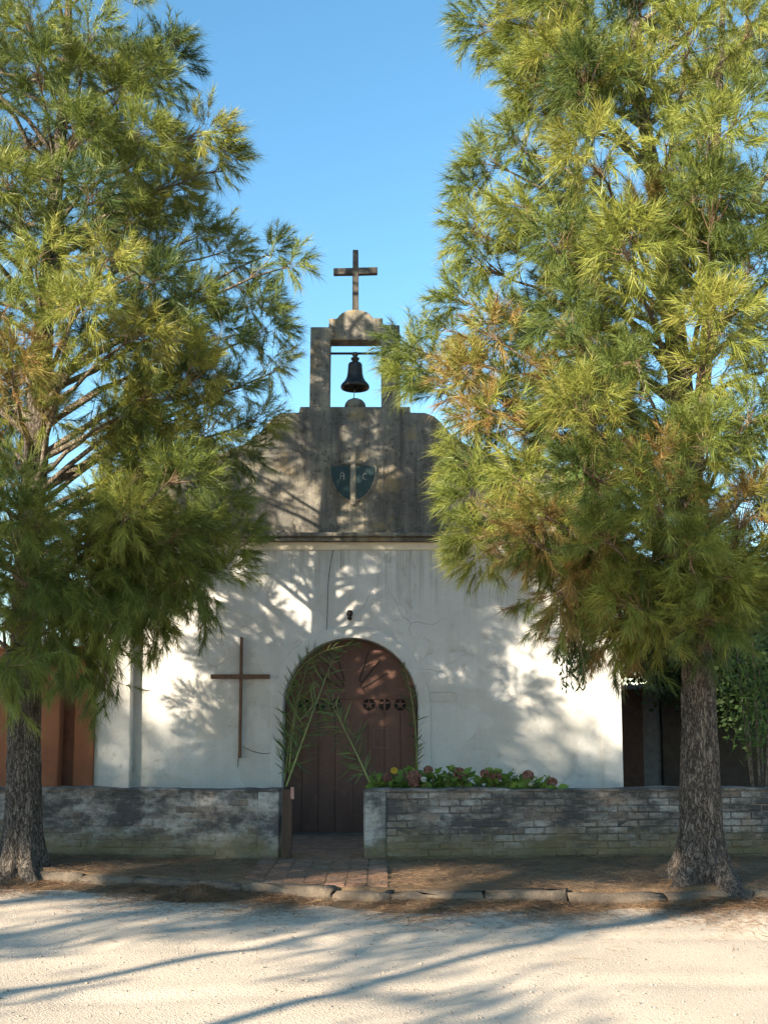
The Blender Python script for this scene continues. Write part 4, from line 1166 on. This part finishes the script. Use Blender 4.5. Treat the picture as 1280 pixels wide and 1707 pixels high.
broad_tree('evergreen_tree', 'dark evergreen tree behind the right trunk', (7.7, 17.6, GZ), 4, (0, 0, 2.4, 1.5, 1.0, 2.0), 9000, 32, BROAD, 0.11, 'dark evergreens in the yard')
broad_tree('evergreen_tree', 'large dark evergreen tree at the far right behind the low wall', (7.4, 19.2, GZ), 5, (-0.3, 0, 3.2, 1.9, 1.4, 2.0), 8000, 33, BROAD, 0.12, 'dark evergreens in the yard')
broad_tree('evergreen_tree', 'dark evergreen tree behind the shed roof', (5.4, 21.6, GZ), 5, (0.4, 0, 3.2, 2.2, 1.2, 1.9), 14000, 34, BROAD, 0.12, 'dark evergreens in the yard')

sb = at(1262, 1311, 14.1)
shrub = thing('oleander_shrub', (sb.x, 14.1, GZ), 'tall shrub of pale bare canes with narrow leaves at the right edge', 'shrub')
g = random.Random(77); pos = []; ax = []; tt = []
for k, (x0, x1, y1) in enumerate(((1258, 1243, 1090), (1268, 1262, 1050), (1272, 1285, 1080), (1284, 1272, 1120), (1262, 1225, 1060), (1290, 1310, 1060), (1266, 1250, 1010))):
    Y1 = 14.1+g.uniform(-.25, .25)
    s0 = np.array(at(x0, 1311, Y1)); s0[2] = GZ-0.03; e = np.array(at(x1, y1, Y1+g.uniform(-.2, .2)))
    path = bez(s0, (s0+e)/2+np.array([g.uniform(-.05, .05), 0, 0.1]), e, 10)
    m = MB(); m.tube(path, np.linspace(0.022, 0.007, 10), 6); m.build('cane', LIMB, shrub, smooth=True)
    for j in range(120):
        f = g.uniform(0.45, 1.0)*9; i = min(int(f), 8); p = path[i]+(path[i+1]-path[i])*(f-i)+np.array([g.gauss(0, .11), g.gauss(0, .11), g.gauss(0, .09)])
        d = np.array([g.gauss(0, .7), g.gauss(0, .7), g.gauss(0.2, 0.7)]); pos.append(p); ax.append(d/np.linalg.norm(d)); tt.append(g.gauss(0.5, 0.25))
tag(link('leaves', leaf_mesh('leaves', np.array(pos), np.array(ax), np.array(tt), 0.14, 0.026), LANCE, shrub), kind='stuff')

# ------------------------------------------------------------------ street trees on the near side of the road, behind the camera: they shade road and wall
near = [(-21.4, -3.0, 10.5, 0.8, 1.5), (-19.5, -3.3, 9.2, 1.0, 1.7), (-17.8, -2.7, 9.5, 1.1, 2.2), (-15.9, -3.2, 9.3, 1.1, 2.0), (-14.0, -2.9, 9.2, 1.3, 2.0), (-11.8, -2.8, 8.7, 1.5, 2.0), (-9.3, -3.0, 8.6, 1.5, 2.0)]
for i, (x, y, z, r, rz) in enumerate(near):
    broad_tree('street_tree', '%s leafy street tree from the left on the near side of the road' % ('first', 'second', 'third', 'fourth', 'fifth', 'sixth', 'seventh')[i],
               (x, y, 0), 9, (0.1, 0, z, r, r, rz), (6500, 6000, 6500, 5500, 5200, 3600, 3600)[i], 60+i, BROAD, 0.18, 'street trees on the near side', 0.115, 30, (0.5*(i % 3-1), 0.1), stems=(2, 2, 2, 2, 2.2, 2.0, 1.4)[i])

# ------------------------------------------------------------------ litter of needles, a raked heap, pebbles on the road
def scatter_needles(name, x, y, z, ln, wd, tone, parent=None, tilt=0.15):
    M = len(x); a = rng.uniform(0, 2*np.pi, M)
    d = np.stack([np.cos(a), np.sin(a), rng.normal(0, tilt, M)], 1); d = unit(d)
    sd = unit(np.stack([-np.sin(a), np.cos(a), rng.normal(0, 0.5, M)], 1))*(wd/2)
    p = np.stack([x, y, z], 1); L = (ln*rng.uniform(0.5, 1.3, M))[:, None]
    V = np.stack([p-sd, p+sd, p+d*L+sd*0.4, p+d*L-sd*0.4], 1).reshape(-1, 3)
    b = np.arange(M)*4
    return fast_mesh(name, V, np.stack([b, b+1, b+2, b+3], 1), None, {'tint': np.repeat(np.clip(tone, 0, 1), 4)})
ky = np.vectorize(kerb_y)
# on the pavement
x = rng.uniform(-5.5, 5.5, 26000); k0 = ky(x)
y = k0 + 0.04 + (12.95-k0)*rng.random(26000)
keep = np.sin(x*1.9+1)*np.sin(y*3.0)+0.6*np.sin(x*5.3+y*4.1)+rng.normal(0, .7, 26000) > -0.55
gate = (x > -1.36) & (x < 0.04)
keep &= ~(gate & (rng.random(26000) < 0.5))
x, y = x[keep], y[keep]
print('LIT')
l1 = link('needle_litter', scatter_needles('needle_litter', x, y, GZ-0.005+soil_h(x, y)+rng.uniform(0.0, 0.03, len(x)), 0.11, 0.004, rng.random(len(x))), LITTER)
tag(l1, 'brown fallen needles lying on the pavement', 'litter', kind='stuff')
# soil washed along the kerb
gxs = np.linspace(-9, 9, 300); gv = []; 
for i_, x_ in enumerate(gxs):
    k_ = kerb_y(x_)+0.03; w_ = 0.30+0.16*math.sin(x_*1.7+1)+0.10*math.sin(x_*4.3)+0.05*math.sin(x_*11)
    for t_ in np.linspace(0, 1, 7):
        y_ = k_-w_*t_
        gv.append((x_, y_, float(road_h(x_, y_))+0.055*(1-t_)**1.5*(0.75+0.35*math.sin(x_*2.9))+0.004*math.sin(x_*17+t_*9)+0.006-0.012*t_**3))
q = np.arange(300*7).reshape(300, 7)
gut = link('gutter', fast_mesh('gutter', np.array(gv), np.stack([q[:-1,:-1], q[1:,:-1], q[1:,1:], q[:-1,1:]], -1).reshape(-1, 4)[:, ::-1]), DIRT, smooth=True)
tag(gut, 'brown soil washed along the foot of the kerb', kind='structure')
# drifted against the kerb on the road
n = 60000
x = rng.uniform(-6, 6, n); dist = rng.exponential(0.36, n); y = ky(x)-0.02-dist
keep = (rng.random(n) < 0.55+0.45*np.sin(x*1.3+2)*np.sin(x*3.7)) & (y > 5)
x, y = x[keep], y[keep]
l2 = link('needle_litter', scatter_needles('needle_litter', x, y, road_h(x, y)+rng.uniform(0.002, 0.02, len(x))+0.05*np.exp(-(ky(x)-y)/0.16), 0.11, 0.004, rng.random(len(x))), LITTER)
tag(l2, 'brown fallen needles drifted on the road along the kerb', 'litter', kind='stuff')
# heap of raked needles against the kerb
hx, hy = X(345, 10.9), 10.72
m = MB(); k = 28
vs_ = []; 
for i in range(9):
    rr = 0.34*(i/8)
    for j in range(k):
        a = 2*math.pi*j/k
        hh = 0.13*math.exp(-(i/8*1.7)**2)+0.012*math.sin(a*5+i)*(1-i/8) - 0.02*(i == 8)
        vs_.append((hx+rr*1.25*math.cos(a), hy+rr*0.7*math.sin(a), hh))
m.add(vs_, [(i*k+j, i*k+(j+1) % k, (i+1)*k+(j+1) % k, (i+1)*k+j) for i in range(8) for j in range(k)])
heap = thing('needle_heap', (hx, hy, 0), 'small heap of raked brown needles on the road against the kerb', 'heap')
m.build('soil', DIRT, heap, smooth=True)
n = 3500; a = rng.uniform(0, 6.283, n); rr = np.sqrt(rng.random(n))
x = hx+0.34*1.25*rr*np.cos(a); y = hy+0.34*0.7*rr*np.sin(a); z = 0.13*np.exp(-(rr*1.7)**2)+rng.uniform(-0.005, 0.02, n)
tag(link('needles', scatter_needles('needles', x, y, z, 0.10, 0.004, rng.random(n)*0.8, tilt=0.3), LITTER, heap), kind='stuff')
# pebbles
n = 5000
y = 5.6 + (10.4-5.6)*rng.random(n)**1.3; x = rng.uniform(-0.38, 0.38, n)*y
r = rng.gamma(2.0, 0.0018, n)+0.0015
octv = np.array([(1,0,0),(0,1,0),(-1,0,0),(0,-1,0),(0,0,0.7),(0,0,-0.7)], float)
octf = np.array([(0,1,4),(1,2,4),(2,3,4),(3,0,4),(1,0,5),(2,1,5),(3,2,5),(0,3,5)])
an = rng.uniform(0, 6.283, n); ca, sa = np.cos(an), np.sin(an)
ov = octv[None]*rng.uniform(0.6, 1.25, (n, 6, 1))*r[:, None, None]
V = np.stack([ov[:,:,0]*ca[:,None]-ov[:,:,1]*sa[:,None]+x[:,None], ov[:,:,0]*sa[:,None]+ov[:,:,1]*ca[:,None]+y[:,None], ov[:,:,2]+(road_h(x, y)+r*0.25)[:,None]], -1).reshape(-1, 3)
Fc = (octf[None]+(np.arange(n)*6)[:,None,None]).reshape(-1, 3)
pb = link('pebbles', fast_mesh('pebbles', V, None, Fc, {'tint': np.repeat(rng.random(n), 6)}), PEBBLE)
tag(pb, 'loose pebbles scattered on the gravel road', 'gravel', kind='stuff')
